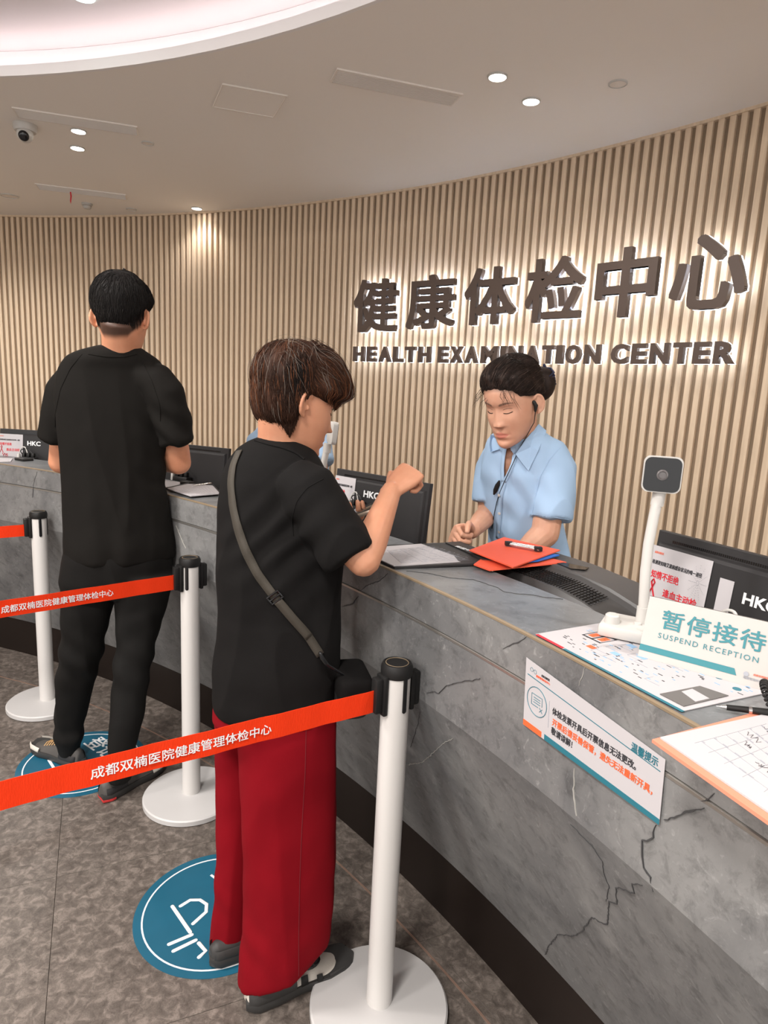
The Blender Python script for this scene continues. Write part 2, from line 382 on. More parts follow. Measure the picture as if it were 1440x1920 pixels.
# rebuild without caps (lathe caps would close the opening)
rings = []
for r, z in [(8.2, CEIL), (DR+.012, CEIL), (DR, CEIL+.006), (DR, CEIL+.036), (DR+.012, CEIL+.036), (DR+.03, CEIL+.012), (DR+.13, CEIL+.012), (DR+.15, CEIL+.03), (DR+.15, CEIL+.157), (DR+.155, CEIL+.6), (8.2, CEIL+.6)]:
    rings.append([(DX+r*math.cos(a), DY+r*math.sin(a), z) for a in np.linspace(0, 2*PI, n, endpoint=False)])
rings.append(rings[0]); cm.loft(rings, cap=False)
ceil = part('ceiling', cm, M['ceiling'], autos=12); tag(ceil, kind='structure')
lipm = MB(); lipm.loft([[(DX+r*math.cos(a), DY+r*math.sin(a), z) for a in np.linspace(0, 2*PI, n, endpoint=False)] for r, z in
    ((DR-.001, CEIL-.001), (DR-.001, CEIL+.037), (DR+.013, CEIL+.037), (DR+.013, CEIL-.001), (DR-.001, CEIL-.001))], cap=False)
tag(part('trim_4', lipm, M['cove'], autos=30), kind='structure')
bk = MB(); bk.loft([[(DX+r*math.cos(a), DY+r*math.sin(a), z) for a in np.linspace(0, 2*PI, n, endpoint=False)] for r, z in
    ((DR+.148, CEIL+.014), (DR+.148, CEIL+.156), (DR+.144, CEIL+.156), (DR+.144, CEIL+.014), (DR+.148, CEIL+.014))], cap=False)
tag(part('trim_5', bk, M['cove'], autos=30), kind='structure')
up = MB(); up.lathe([(DR+.147, CEIL+.157), (DR+.147, CEIL+.19)], (DX, DY, 0), n)
tag(part('ceiling_upper', up, mat('upper_ceiling_paint', (.78, .72, .72), .85), autos=30), kind='structure')
st = MB(); st.loft([[(DX+(DR+.06+.008*math.cos(b))*math.cos(a), DY+(DR+.06+.008*math.cos(b))*math.sin(a), CEIL+.022+.008*math.sin(b)) for a in np.linspace(0, 2*PI, n, endpoint=False)] for b in np.linspace(0, 2*PI, 7)], cap=False)
tag(part('cove_light', st, M['strip']), 'glowing strip light hidden in the round ceiling cove', 'light')

# ceiling fittings
def disc_fit(name, p, r, m_in, label, cat, group=None, ringm='white', drop=.006, tube=False):
    e = empty(name, (p[0], p[1], CEIL), label, cat, group=group)
    part('rim', MB().loft([[(rr*math.cos(a), rr*math.sin(a), z) for a in np.linspace(0, 2*PI, 28, endpoint=False)] for rr, z in ((r*.86, -.001), (r*.88, -drop), (r, -drop*.7), (r*1.02, 0), (r*.86, -.001))], cap=False), M[ringm], e, world=False)
    part('diffuser' if m_in != 'vent' else 'plate', MB().lathe([(r*.87, -.0005), (r*.87, -.003)], n=28), M[m_in], e, world=False)
    return e
LT = [((933, 143), 'round ceiling downlight, nearer of the pair above the wall lettering', 'glowing ceiling downlights'),
      ((996, 189), 'round ceiling downlight, one of a pair, nearer the slatted wall above the lettering', 'glowing ceiling downlights'),
      ((147, 245), 'round ceiling downlight touching the long slotted vent beside the dome camera', 'glowing ceiling downlights'),
      ((145, 277), 'round ceiling downlight just below the vent beside the dome camera', 'glowing ceiling downlights')]
for (q, lab, gr) in LT:
    p = at_z(*q, CEIL); disc_fit('downlight', p, .036, 'lamp', lab, 'downlight', gr)
    lamp('downlight_beam', 'SPOT', (p[0], p[1], CEIL-.02), 15, size=.04, spot=2.6, blend=.8)
p = at_z(376, 397, CEIL); disc_fit('downlight', p-np.array([.0, .09, 0]), .036, 'lamp', 'round ceiling downlight right at the top edge of the slatted wall', 'downlight', 'glowing ceiling downlights')
lamp('downlight_beam', 'SPOT', (p[0], p[1]-.1, CEIL-.02), 7, size=.04, spot=2.2)
# same downlights along the ring where the camera does not look: the hall goes on
for a in (100, 84, 20, 5, -12, 120, 140, 160, 180, 200, 220, 240, 270, 300, 330):
    for r in (5.3,):
        p = pol(r, a); lamp('downlight_beam', 'SPOT', (p[0], p[1], CEIL-.02), 60, size=.04, spot=2.6, blend=.8)
for dx, dy in ((-1.6, -1.2), (1.2, -1.6), (-.2, .2), (-1.8, 1.4), (1.6, .6), (0, -2.4), (.6, 2.0)):
    lamp('hall_lamp', 'AREA', (DX+dx, DY+dy, CEIL+.145), 42, color=(1, .95, .9), size=.35)
p = at_z(155, -9, CEIL+.157); o = part('diffuser', MB().lathe([(.04, -.001), (.04, -.005)], (p[0], p[1], CEIL+.157), 24), M['lampcool']); tag(o, 'cool white round downlight in the raised cove ceiling, at the top edge', 'downlight'); o.name = 'cove_downlight'
for q, r, lab in (((277, 268), .030, 'small round white cover plate beside the end of the long vent'),
               ((1159, 156), .034, 'small round white cover plate at upper right near the downlights'),
               ((18, 367), .055, 'round speaker grille at the left edge above the slatted wall'),
               ((246, 392), .035, 'small round cover plate just above the slatted wall, left')):
    p = at_z(*q, CEIL); disc_fit('ceiling_plate', p, r, 'vent', lab, 'cover plate', 'round ceiling plates')
def vent(q4, label, nsl, grp='slotted ceiling vents'):
    P = [at_z(*q, CEIL) for q in q4]                       # near-left, near-right, far-right, far-left
    c = sum(P)/4; u = (P[1]-P[0]+P[2]-P[3]); L = np.linalg.norm(u)/2; u = u/np.linalg.norm(u)
    w = (P[3]-P[0]+P[2]-P[1])/2; W = abs(w @ np.array([-u[1], u[0], 0])); rz = math.atan2(u[1], u[0])
    e = empty('ceiling_vent', (c[0], c[1], CEIL), label, 'vent', rz=rz, group=grp)
    part('backing', MB().box((0, 0, -.0008), (L-.01, W-.01, .0012)), M['ventdark'], e, False, False)
    fr = MB()
    for s in (-1, 1): fr.box((0, s*(W/2-.003), -.003), (L, .006, .006)); fr.box((s*(L/2-.003), 0, -.003), (.006, W-.012, .006))
    part('frame', fr, M['vent'], e, False, False)
    sm = MB().box((0, 0, 0), (L-.012, (W-.012)/nsl*.62, .004), Matrix.Rotation(.3, 3, 'X')).mesh('slat'); sm.materials.append(M['vent'])
    for k in range(nsl):
        o = bpy.data.objects.new('slat', sm); COL.objects.link(o); o.parent = e; o.location = (0, -W/2+.006+(W-.012)*(k+.5)/nsl, -.0035)
    return e, c
vent([(636, 127), (870, 176), (845, 196), (615, 152)], 'long slotted ceiling vent left of the downlight pair above the lettering', 9)
vent([(25, 200), (261, 237), (256, 252), (30, 218)], 'long slotted ceiling vent behind the dome camera', 8)
_, vc = vent([(67, 344), (238, 364), (236, 374), (71, 353)], 'slotted ceiling vent with a red ribbon hanging from it', 8)
rb = MB(); r0 = at_z(132, 358, CEIL)
rb.tube([r0+np.array([0, 0, -.004]), r0+np.array([.003, 0, -.03]), r0+np.array([-.002, .002, -.06]), r0+np.array([0, .0, -.075])], [.004, .005, .004, .001], 8, flat=.2)
tag(part('ribbon', rb, M['red']), 'thin red ribbon hanging from a ceiling vent', 'ribbon')
P = [at_z(*q, CEIL) for q in ((418, 156), (538, 178), (513, 218), (400, 198))]
e = empty('access_panel', sum(P)/4, 'plain square access panel in the ceiling above the slatted wall', 'panel')
part('panel', MB().prism([p for p in P], (0, 0, -.004), (0, 0, -.001)), M['ceiling'], e, False)
fr = MB()
for i in range(4): fr.tube([P[i]+[0, 0, -.003], P[(i+1) % 4]+[0, 0, -.003]], .0035, 6)
part('frame', fr, M['vent'], e)
# dome camera
p = at_z(47, 234, CEIL); e = empty('dome_camera', (p[0], p[1], CEIL), 'white dome security camera with a dark round lens on the ceiling', 'camera')
part('mount', MB().lathe([(.0, 0), (.052, 0), (.052, -.018), (.046, -.03), (.03, -.034), (0, -.034)], n=32), M['white'], e, world=False)
hd = MB().ellipsoid((.004, -.012, -.046), (.036, .036, .036)); part('housing', hd, M['white'], e, world=False)
ax = np.array([.25, -.85, -.45]); ax /= np.linalg.norm(ax)
part('lens', MB().lathe([(0, .030), (.021, .030), (.023, .034), (.019, .040), (.012, .043), (0, .044)], np.array([.004, -.012, -.046]), 24, ax), M['gloss'], e, world=False)
p = at_z(167, 384, CEIL); e = empty('smoke_detector', (p[0], p[1]-.03, CEIL), 'small white smoke detector just above the top of the slatted wall', 'detector')
part('body', MB().lathe([(0, 0), (.035, 0), (.035, -.01), (.028, -.014), (.028, -.024), (.02, -.034), (0, -.036)], n=28), M['white'], e, world=False)
part('sensor_ring', MB().lathe([(.0285, -.0145), (.0285, -.0185)], n=28), M['ventdark'], e, world=False)

# ------------------------------------------------------------------ reception counter
ZT, ZG, ZC, ZK, RF, RK, RB = 1.041, .953, .782, .183, 4.354, 4.60, 4.562
A0, A1 = 6, 86
def sweep(profile, a0=A0, a1=A1, step=.5):
    mb = MB(); A = np.arange(a0, a1+1e-6, step); n = len(profile)
    rings = [[pol(r, a, z) for r, z in profile] for a in A]; return mb.loft(rings)
ct = empty('reception_counter', pol(4.45, 40, 0), 'long curved grey stone-look reception counter with a dark brown base', 'counter')
part('ledge', sweep([(RF, ZG+.004), (RF, ZT-.003), (RF+.003, ZT), (RB, ZT), (RB, ZG+.004)]), M['ledge'], ct, autos=25)
part('fascia', sweep([(RF-.0012, ZG+.0045), (RF-.0012, ZT-.004), (RF+.001, ZT-.004), (RF+.001, ZG+.0045)]), M['counter'], ct, autos=25)
part('edge_trim', sweep([(RF-.0022, ZT-.0042), (RF-.0022, ZT-.0005), (RF+.0015, ZT+.0008), (RF+.004, ZT+.0004), (RF, ZT-.0042)]), M['brass'], ct)
part('groove_strip', sweep([(RF-.001, ZG-.004), (RF-.001, ZG+.0005), (RF+.004, ZG+.004), (RB-.1, ZG+.004), (RB-.1, ZG-.004)]), M['alu'], ct)
part('front_panel', sweep([(RF, ZC), (RF, ZG-.004), (RF+.05, ZG-.004), (RF+.05, ZC)]), M['counter'], ct, autos=25)
part('lower_panel', sweep([(RF, ZC), (RF+.05, ZC), (RK+.05, ZK), (RK, ZK)]), M['counter'], ct, autos=25)
part('kick_board', sweep([(RK+.004, 0), (RK+.004, ZK), (RK+.06, ZK), (RK+.06, 0)]), M['kick'], ct, autos=25)
part('inner_panel', sweep([(RB-.02, .72), (RB-.02, ZG+.004), (RB, ZG+.004), (RB, .72)]), M['ledge'], ct, autos=25)
DZ = .75
part('desk_top', sweep([(RB, DZ-.03), (RB, DZ), (RB+.62, DZ), (RB+.62, DZ-.03)]), M['ledge'], ct, autos=25)
def on_counter(px, py, lift=.0012):
    d = rayd(px, py); prev = None
    def fz(t):
        p = d*t; z = p[2]+CAMH; r = math.hypot(p[0]-CX, p[1]-CY)
        rr = RF-.0012 if z > ZC else RF+(ZC-z)/(ZC-ZK)*(RK-RF)
        return r-rr
    lo, hi = .5, 4.5
    for t in np.arange(.5, 4.5, .01):
        if fz(t) > 0: hi = t; lo = t-.01; break
    for _ in range(30):
        m = (lo+hi)/2
        if fz(m) > 0: hi = m
        else: lo = m
    p = d*lo; p[2] += CAMH; q = np.array([CX, CY, p[2]]); n = (q-p)/np.linalg.norm(q-p)
    return p+n*lift, n
def crack(pts, w, m, top=False, jag=True):
    P = []; Nn = []
    for q in pts:
        if top: P.append(at_z(*q, ZT)+np.array([0, 0, .0012])); Nn.append(np.array([0, 0, 1.]))
        else: a, b = on_counter(*q); P.append(a); Nn.append(b)
    Q = [P[0]]; NQ = [Nn[0]]
    for i in range(len(P)-1):
        L = np.linalg.norm(P[i+1]-P[i]); k = max(1, int(L/.006))
        for j in range(1, k+1):
            q = lerp(P[i], P[i+1], j/k)
            if jag and j < k: 
                t = (P[i+1]-P[i])/L; s = np.cross(Nn[i], t); q = q+s*rng.normal(0, .0009)
            Q.append(q); NQ.append(lerp(Nn[i], Nn[i+1], j/k))
    mb = MB(); V = []; n = len(Q)
    for i in range(n):
        t = Q[min(i+1, n-1)]-Q[max(0, i-1)]; t = t/(np.linalg.norm(t)+1e-9); s = np.cross(NQ[i], t); s = s/np.linalg.norm(s)
        e = min(1, (i+1)/4, (n-i)/4); ww = w*e*(.35+.5*rng.random())/2
        V += [Q[i]+s*ww, Q[i]-s*ww, Q[i]-s*ww-NQ[i]*.0025, Q[i]+s*ww-NQ[i]*.0025]
    fs = []
    for i in range(n-1):
        for k in range(4): fs.append((4*i+k, 4*i+(k+1) % 4, 4*i+4+(k+1) % 4, 4*i+4+k))
    mb.add(V, fs); o = part('vein', mb, m, ct, smooth=False); return o
crack([(762, 1071), (801, 1075), (844, 1084), (887, 1087), (912, 1095), (935, 1103), (945, 1110), (971, 1114), (999, 1116), (1018, 1120), (1056, 1124)], .0016, M['crack'], True)
crack([(728, 1075), (712, 1089), (687, 1098), (677, 1108)], .003, M['crack'])
crack([(672, 1118), (661, 1132), (642, 1137)], .003, M['crack'])
crack([(987, 1194), (973, 1204), (960, 1208), (943, 1217)], .0025, M['crack'])
crack([(1340, 1487), (1330, 1497), (1315, 1502)], .004, M['crack'])
crack([(1320, 1515), (1285, 1522), (1270, 1530), (1245, 1537)], .0035, M['crack'])
crack([(1230, 1547), (1225, 1570), (1212, 1577), (1204, 1575), (1204, 1605), (1207, 1627), (1220, 1645), (1225, 1672)], .0027, M['crack'])
crack([(1205, 1660), (1185, 1657), (1190, 1675), (1155, 1665), (1157, 1695), (1142, 1690), (1140, 1730), (1132, 1732), (1110, 1720), (1090, 1747), (1075, 1755), (1047, 1752), (1030, 1772), (1022, 1790)], .0032, M['crack'])
crack([(1070, 1545), (1110, 1585), (1130, 1615), (1132, 1635), (1142, 1660), (1137, 1690)], .0014, M['crack'])
crack([(1077, 1440), (1075, 1480), (1081, 1530)], .0018, M['vein'])
crack([(1098, 1250), (1092, 1270), (1086, 1286)], .0018, M['vein'])
crack([(860, 1279), (835, 1287), (823, 1300), (811, 1297), (800, 1299)], .0014, M['crack'])
crack([(900, 1272), (860, 1279)], .001, M['crack'])
crack([(788, 1334), (784, 1358), (776, 1382), (770, 1401)], .0014, M['crack'])
crack([(850, 1384), (830, 1395), (812, 1412), (790, 1430), (765, 1434)], .0016, M['vein'])
crack([(70, 884), (63, 908), (61, 933)], .002, M['crack'])
crack([(330, 985), (338, 1005), (348, 1028)], .002, M['vein'])

# ------------------------------------------------------------------ halo-lit wall lettering
SR = 6.15
sg = empty('wall_lettering', pol(SR, 46, 1.9), 'large bronze back-lit Chinese characters on the slatted wall', 'sign')
for ch, x0, x1, y0, y1 in (('健', 664, 746, 521, 626), ('康', 763, 854, 513, 620), ('体', 871, 968, 499, 612), ('检', 986, 1095, 480, 607), ('中', 1117, 1232, 462, 598), ('心', 1258, 1402, 437, 583)):
    c = at_r((x0+x1)/2, (y0+y1)/2, SR); th = theta(c); L = pol(SR, th)[:2]
    wl, wr = at_r(x0, (y0+y1)/2, SR), at_r(x1, (y0+y1)/2, SR); w = np.linalg.norm(wr-wl)
    h = at_r((x0+x1)/2, y0+3, SR)[2]-at_r((x0+x1)/2, y1-3, SR)[2]
    rt = np.array([math.sin(math.radians(th)), -math.cos(math.radians(th)), 0]); up_ = np.array([0, 0, 1.]); nin = np.cross(rt, up_)
    o = text(ch, c, rt, up_, .36, M['sign'], sg, name='character', fitw=w*.97, fith=h, extrude=.016, off=.026)
    text(ch, c-nin*.021, rt, up_, .36, M['halo'], o, name='light_backing', fitw=w*.975, fith=h*1.005, extrude=.004, off=.030)
sg2 = empty('wall_lettering', pol(SR, 46, 1.65), 'bronze back-lit English words below the Chinese characters on the wall', 'sign')
import itertools
for word, x0, x1 in (('HEALTH', 661, 811), ('EXAMINATION', 821, 1131), ('CENTER', 1145, 1386)):
    ya = lambda x: lerp(663, 643, (x-661)/(1386-661))
    t0, t1 = theta(at_r(x0, ya(x0), SR)), theta(at_r(x1, ya(x1), SR)); Z = 1.655
    wd = {'I': .5, 'M': 1.45, 'O': 1.15, 'N': 1.12, 'C': 1.1, 'L': .88, 'E': .9, 'T': .95, 'H': 1.08, 'A': 1.12, 'X': 1.1, 'R': 1.08}
    tot = sum(wd[c] for c in word); acc = 0
    for c in word:
        th = t0+(t1-t0)*(acc+wd[c]/2)/tot; wch = abs(t1-t0)*math.radians(1)*SR*wd[c]/tot*.80; acc += wd[c]
        rt = np.array([math.sin(math.radians(th)), -math.cos(math.radians(th)), 0]); P0 = pol(SR, th, Z); nin = np.cross(rt, [0, 0, 1.])
        o = text(c, P0, rt, (0, 0, 1), .12, M['sign'], sg2, name='letter', fitw=wch, fith=.088, extrude=.012, off=.045)
        text(c, P0-nin*.0155, rt, (0, 0, 1), .12, M['halo'], o, name='light_backing', fitw=wch*1.02, fith=.0895, extrude=.0035, off=.05)

# ------------------------------------------------------------------ belt stanchions
BELT_TXT = '成都双楠医院健康管理体检中心'
def stanchion(xy, label, far, clips, slots, txt=None, sag=0):
    e = empty('belt_stanchion', (xy[0], xy[1], 0), label, 'barrier post', group='white belt barrier posts')
    part('base', MB().lathe([(0, 0), (.158, 0), (.163, .003), (.163, .018), (.159, .022), (.06, .026), (.034, .028), (0, .028)], n=64), M['plate'] , e, world=False, autos=28)
    part('post', MB().lathe([(0, .026), (.0305, .026), (.0305, .848), (0, .848)], n=40), M['white_metal'], e, world=False)
    part('cap', MB().lathe([(0, .846), (.033, .846), (.0345, .852), (.0345, .866), (.031, .874), (.0275, .875), (.0265, .8735), (0, .8735)], n=40), M['black'], e, world=False)
    part('cap_ring', MB().loft([[(r*math.cos(a), r*math.sin(a), z) for a in np.linspace(0, 2*PI, 36, endpoint=False)] for r, z in ((.0235, .873), (.0235, .8745), (.025, .8745), (.025, .873))], cap=False), M['brass'], e, world=False)
    for a in slots:
        d = np.array([math.cos(a), math.sin(a), 0]); mb = MB().tube([d*.031+[0, 0, .848], d*.0315+[0, 0, .775]], .0055, 10, True, flat=.45, side=(-d[1], d[0], 0))
        part('slot', mb, M['gloss'], e, world=False)
    for k, a in enumerate(clips):
        d = np.array([math.cos(a), math.sin(a), 0]); R_ = Matrix.Rotation(a, 3, 'Z')
        mb = MB().box(d*.0345+[0, 0, .808], (.011, .034, .088), R_, bev=.003); mb.box(d*.047+[0, 0, .809], (.019, .024, .078), R_, bev=.0045)
        part('belt_clip', mb, M['black'], e, world=False)
    if far is not None:
        a = clips[0]; d = np.array([math.cos(a), math.sin(a), 0]); p0 = np.array([xy[0], xy[1], 0])+d*.052; p1 = np.array([far[0], far[1], 0.])
        t = (p1-p0); L = np.linalg.norm(t); t /= L; nn = np.array([-t[1], t[0], 0]); mb = MB(); rings = []
        for i in range(61):
            s = i/60; q = p0+t*L*s+nn*.0012*math.sin(s*38)+nn*.0006*math.sin(s*91); zc = .797-sag*4*s*(1-s)*.5; h = .0245
            rings.append([q+nn*w+np.array([0, 0, zc+z]) for w, z in ((.0006, -h), (.0006, 0), (.0006, h), (-.0006, h), (-.0006, 0), (-.0006, -h))])
        b = part('belt', mb.loft(rings), M['belt'], e)
        if txt:
            s0, s1 = txt; a_ = p0+t*s1; c_ = p0+t*s0                     # reading left to right as seen by the camera
            camside = nn if (np.array([0, 0, 0])-p0)@nn > 0 else -nn
            mid = (a_+c_)/2+camside*.0022+np.array([0, 0, .796]); text(BELT_TXT, mid, c_-a_, (0, 0, 1), .03, M['white_print'], b, fitw=abs(s1-s0), fith=.0215, extrude=.0002, off=.012)
    return e
S1, S2, S3 = (.0436, 1.3094), (-.6298, 2.0758), (-1.4548, 2.6910)
def proj_s(p0, far, px, z):
    q = None; best = 1e9
    for s in np.linspace(0, 1.5, 1500):
        P_ = np.array([lerp(p0[0], far[0], s), lerp(p0[1], far[1], s), z-CAMH]); d = P_@_fw; x = 720+F*(P_@RT)/d
        if abs(x-px) < best: best = abs(x-px); q = s
    return q*math.hypot(far[0]-p0[0], far[1]-p0[1])
f1 = (S1[0]-.86, S1[1]-.56); f2 = (S2[0]-.82, S2[1]-.71); f3 = (S3[0]-.8, S3[1]-.62)
ca = lambda f, s: math.atan2(f[1]-s[1], f[0]-s[0])
a1 = ca(f1, S1); stanchion(S1, 'white belt barrier post nearest the camera, beside the woman in red trousers', f1, (a1, a1+PI), (a1+PI/2+.08, a1-PI/2), (proj_s(S1, f1, 510, .8)-.05, proj_s(S1, f1, 172, .8)-.05))
a2 = ca(f2, S2); stanchion(S2, 'white belt barrier post standing between the man in black and the woman in red trousers', f2, (a2, a2+PI), (a2+PI/2-.75, a2+PI/2+.85), (proj_s(S2, f2, 213, .8)-.05, proj_s(S2, f2, 3, .8)-.05))
a3 = ca(f3, S3); stanchion(S3, 'white belt barrier post farthest left, by the counter beyond the man in black', f3, (a3,), (a3+PI/2, a3+PI, a3-PI/2))

# ------------------------------------------------------------------ floor decals
du, dv = np.array([.8, -.6, 0]), np.array([.6, .8, 0])
def decal(c, r, label):
    e = empty('floor_decal', (c[0], c[1], 0), label, 'floor sticker', rz=math.atan2(-.6, .8), group='round teal floor stickers')
    part('disc', MB().lathe([(0, 0), (r, 0), (r, .0012), (0, .0012)], n=72), M['decal'], e, world=False, autos=20)
    part('ring', MB().loft([[(q*math.cos(a), q*math.sin(a), z) for a in np.linspace(0, 2*PI, 72, endpoint=False)] for q, z in ((r*.885, .001), (r*.885, .0016), (r*.905, .0016), (r*.905, .001), (r*.885, .001))], cap=False), M['white_print'], e, world=False)
    def strk(pts, w=.0055): return part('icon_stroke', MB().tube([(x, y, .0014) for x, y in pts], w, 8, True, flat=.08, side=None), M['white_print'], e, world=False, autos=0)
    k = r/.22
    strk([(-.10*k, -.075*k), (.009*k, -.097*k)])
    strk([(-.084*k, -.06*k), (-.082*k, -.03*k), (-.062*k, -.012*k), (-.035*k, -.010*k), (-.014*k, -.028*k), (-.008*k, -.075*k)])
    strk([(0, -.155*k), (.019*k, -.100*k)]); strk([(.026*k, -.160*k), (.041*k, -.104*k)])
    strk([(.055*k, -.104*k), (.088*k, -.108*k), (.09*k, -.13*k)])
    me = text_me('登记', .085*k, extrude=.0002, off=.012); me.transform(Matrix.Translation((-.035*k, .095*k, .0015))); part('lettering', me, M['white_print'], e, smooth=False, world=False)
decal((-1.10, 2.26), .225, 'round teal floor sticker under the man in black')
decal((-.41, 1.585), .222, 'round teal floor sticker beside the red trousers')

# ------------------------------------------------------------------ things on and behind the counter
Z0 = ZT+.0008
def up_from(a, b):
    t = np.array(b)-np.array(a); return t/np.linalg.norm(t)
def sheet_on(name, quad, z, th, m, label, cat, group=None, parent=None):
    P = [at_z(*q, z) for q in quad]; mb = MB().prism(P, (0, 0, 0), (0, 0, th))
    o = part(name, mb, m, parent, smooth=False)
    if label: tag(o, label, cat, group)
    return o, [p+np.array([0, 0, th]) for p in P]
def quadfill(Q, mb, u0, v0, u1, v1, h=.0004):
    """a flat printed patch on a sheet: Q corners (0,0),(1,0),(1,1),(0,1)"""
    def B(u, v): return (1-u)*(1-v)*Q[0]+u*(1-v)*Q[1]+u*v*Q[2]+(1-u)*v*Q[3]
    mb.prism([B(u0, v0), B(u1, v0), B(u1, v1), B(u0, v1)], (0, 0, 0), (0, 0, h)); return mb
def form_print(Q, parent, rows=16, seed=1, m='grey', table=False, margin=.07, h=.0004, hand=False):
    r = random.Random(seed); mb = MB()
    for i in range(rows):
        v = 1-margin-(1-2*margin)*(i+.5)/rows; u = margin
        if table: quadfill(Q, mb, margin, v, 1-margin, v+.0018, h)
        while u < 1-margin-.03:
            w = r.uniform(.015, .07)
            if r.random() < (.55 if table else .86): quadfill(Q, mb, u, v+.006, min(1-margin, u+w), v+.006+min(.008, .13/rows), h)
            u += w+r.uniform(.008, .03 if not table else .09)
    o = part('printed_text', mb, M[m], parent, smooth=False, kind='stuff')
    if table:
        mb = MB()
        for u in (margin, .3, .45, .62, .8, 1-margin): quadfill(Q, mb, u, margin, u+.0015, 1-margin, h)
        part('table_rule', mb, M[m], parent, smooth=False, kind='stuff')
    if hand:
        mb = MB()
        def B(u, v): return (1-u)*(1-v)*Q[0]+u*(1-v)*Q[1]+u*v*Q[2]+(1-u)*v*Q[3]
        for (u, v, s) in hand:
            pts = []; x = u
            for k in range(14): pts.append(B(x, v+r.uniform(-.02, .025)*s)+np.array([0, 0, h])); x += r.uniform(-.006, .02)*s
            mb.tube(pts, .00026, 5)
        part('handwriting', mb, M['ink'], parent, kind='stuff')
# black clipboard with forms at the woman
Qb = [at_z(735, 1067, Z0), at_z(948, 1056, Z0), at_z(845, 1020, Z0), at_z(715, 1022, Z0)]
a, b = at_z(709, 1052, Z0), at_z(742, 1067, Z0)
P4 = [at_z(740, 1067, Z0), at_z(948, 1057, Z0+.004), at_z(840, 1020, Z0+.004), at_z(700, 1026, Z0), at_z(709, 1052, Z0)]
cb = empty('clipboard', P4[0], 'black clipboard with printed forms on the counter ledge beside the woman in red trousers', 'clipboard')
part('board', MB().prism(P4, (0, 0, 0), (0, 0, .0045)), M['black2'], cb, False)
QA = [at_z(742, 1059, Z0+.007), at_z(922, 1052, Z0+.007), at_z(812, 1020, Z0+.007), at_z(716, 1031, Z0+.007)]
part('form', MB().prism([at_z(738, 1062, Z0+.005), at_z(925, 1052, Z0+.005), at_z(815, 1019, Z0+.005), at_z(704, 1027, Z0+.005), at_z(712, 1050, Z0+.005)], (0, 0, 0), (0, 0, .002)), M['paper'], cb, False)
form_print(QA, cb, 18, 3, table=True)
sp = MB().prism([at_z(905, 1052, Z0+.0055), at_z(948, 1054, Z0+.0055), at_z(862, 1019, Z0+.0055), at_z(835, 1021, Z0+.0055)], (0, 0, 0), (0, 0, .006)); s_ = part('clip_bar', sp, M['black2'], cb, False)
sa, sb = at_z(930, 1048, Z0+.012), at_z(850, 1022, Z0+.012); text('体检中心登记表', (sa+sb)/2, sa-sb, np.array([.6, .6, 0]), .02, M['white_print'], s_, fitw=np.linalg.norm(sa-sb)*.85, fith=.014)
# orange clipboard, blue and red folders behind
ZP = 1.062
fo = empty('orange_clipboard', at_z(945, 1030, ZP), 'bright orange clipboard with a steel clip in front of the staff woman in blue', 'clipboard')
part('board', MB().prism([at_z(880, 1031, ZP), at_z(962, 1063, ZP), at_z(1050, 1031, ZP), at_z(945, 1007, ZP)], (0, 0, -.003), (0, 0, 0)), M['orange'], fo, False)
c0, c1 = at_z(954, 1019, ZP+.008), at_z(1009, 1029, ZP+.008); cu_ = up_from(c0, c1)
part('clip', MB().tube([c0, c0+cu_*.02, c1-cu_*.02, c1], [.006, .004, .004, .006], 10, True).tube([c0+[.0, 0, .004], c1+[0, 0, .004]], .002, 8), M['silver'], fo)
part('clip_end', MB().box(c0, (.020, .014, .011), bev=.002).box(c1, (.020, .014, .011), bev=.002), M['black'], fo, False, kind='stuff')
part('clip_plate', MB().prism([c0+[0, -.010, -.002], c1+[0, -.010, -.002], c1+[0, .006, -.002], c0+[0, .006, -.002]], (0, 0, 0), (0, 0, .0015)), M['silver'], fo, False)
tag(part('folder', MB().prism([at_z(960, 1058, 1.054), at_z(1010, 1053, 1.054), at_z(1049, 1042, 1.054), at_z(1000, 1036, 1.054)], (0, 0, 0), (0, 0, .003)), M['blue'], smooth=False), 'blue folder corner showing under the orange clipboard', 'folder')
tag(part('folder', MB().prism([at_z(888, 1060, 1.047), at_z(918, 1071, 1.047), at_z(1062, 1056, 1.047), at_z(1000, 1040, 1.047), at_z(930, 1030, 1.047)], (0, 0, 0), (0, 0, .003)), M['orange'], smooth=False), 'orange folder lowest in the stack behind the black clipboard', 'folder')

# printer on the lower desk behind the ledge
th0 = 32.2; pr_c = pol(4.70, th0, DZ+.003); tr = np.array([math.sin(math.radians(th0)), -math.cos(math.radians(th0)), 0]); rr = np.array([math.cos(math.radians(th0)), math.sin(math.radians(th0)), 0])
pr = empty('printer', pr_c, 'charcoal office printer with vent grilles behind the ledge beside the document camera', 'printer')
def PP(t, r, z): return pr_c+tr*t+rr*r+np.array([0, 0, z])
def xs(t, r0, r1, prof): return [PP(t, lerp(r0, r1, u), z) for u, z in prof]
PRM = mat('printer_charcoal', (.052, .050, .050), .38, spec=.4)
body = MB()
def bz(t): return .285-.04*max(0, (t-.0)/.2)**1.5
rings = []
for t in (-.20, -.197, -.1, 0, .08, .14, .19, .215, .222):
    f = 0 if -.198 < t < .22 else .008; r0, r1 = -.118+f, .15-f; z = bz(t)-f
    rings.append([PP(t, r0, .0), PP(t, r0, z-.055), PP(t, r0+.012, z-.035), PP(t, r0+.05, z-.028), PP(t, r0+.06, z-.012), PP(t, r0+.13, z-.004), PP(t, r0+.14, z+.004), PP(t, r1-.02, z+.004), PP(t, r1, z-.012), PP(t, r1, 0)])
part('body', MB().loft(rings), PRM, pr, autos=25)
tm = MB(); rings = []
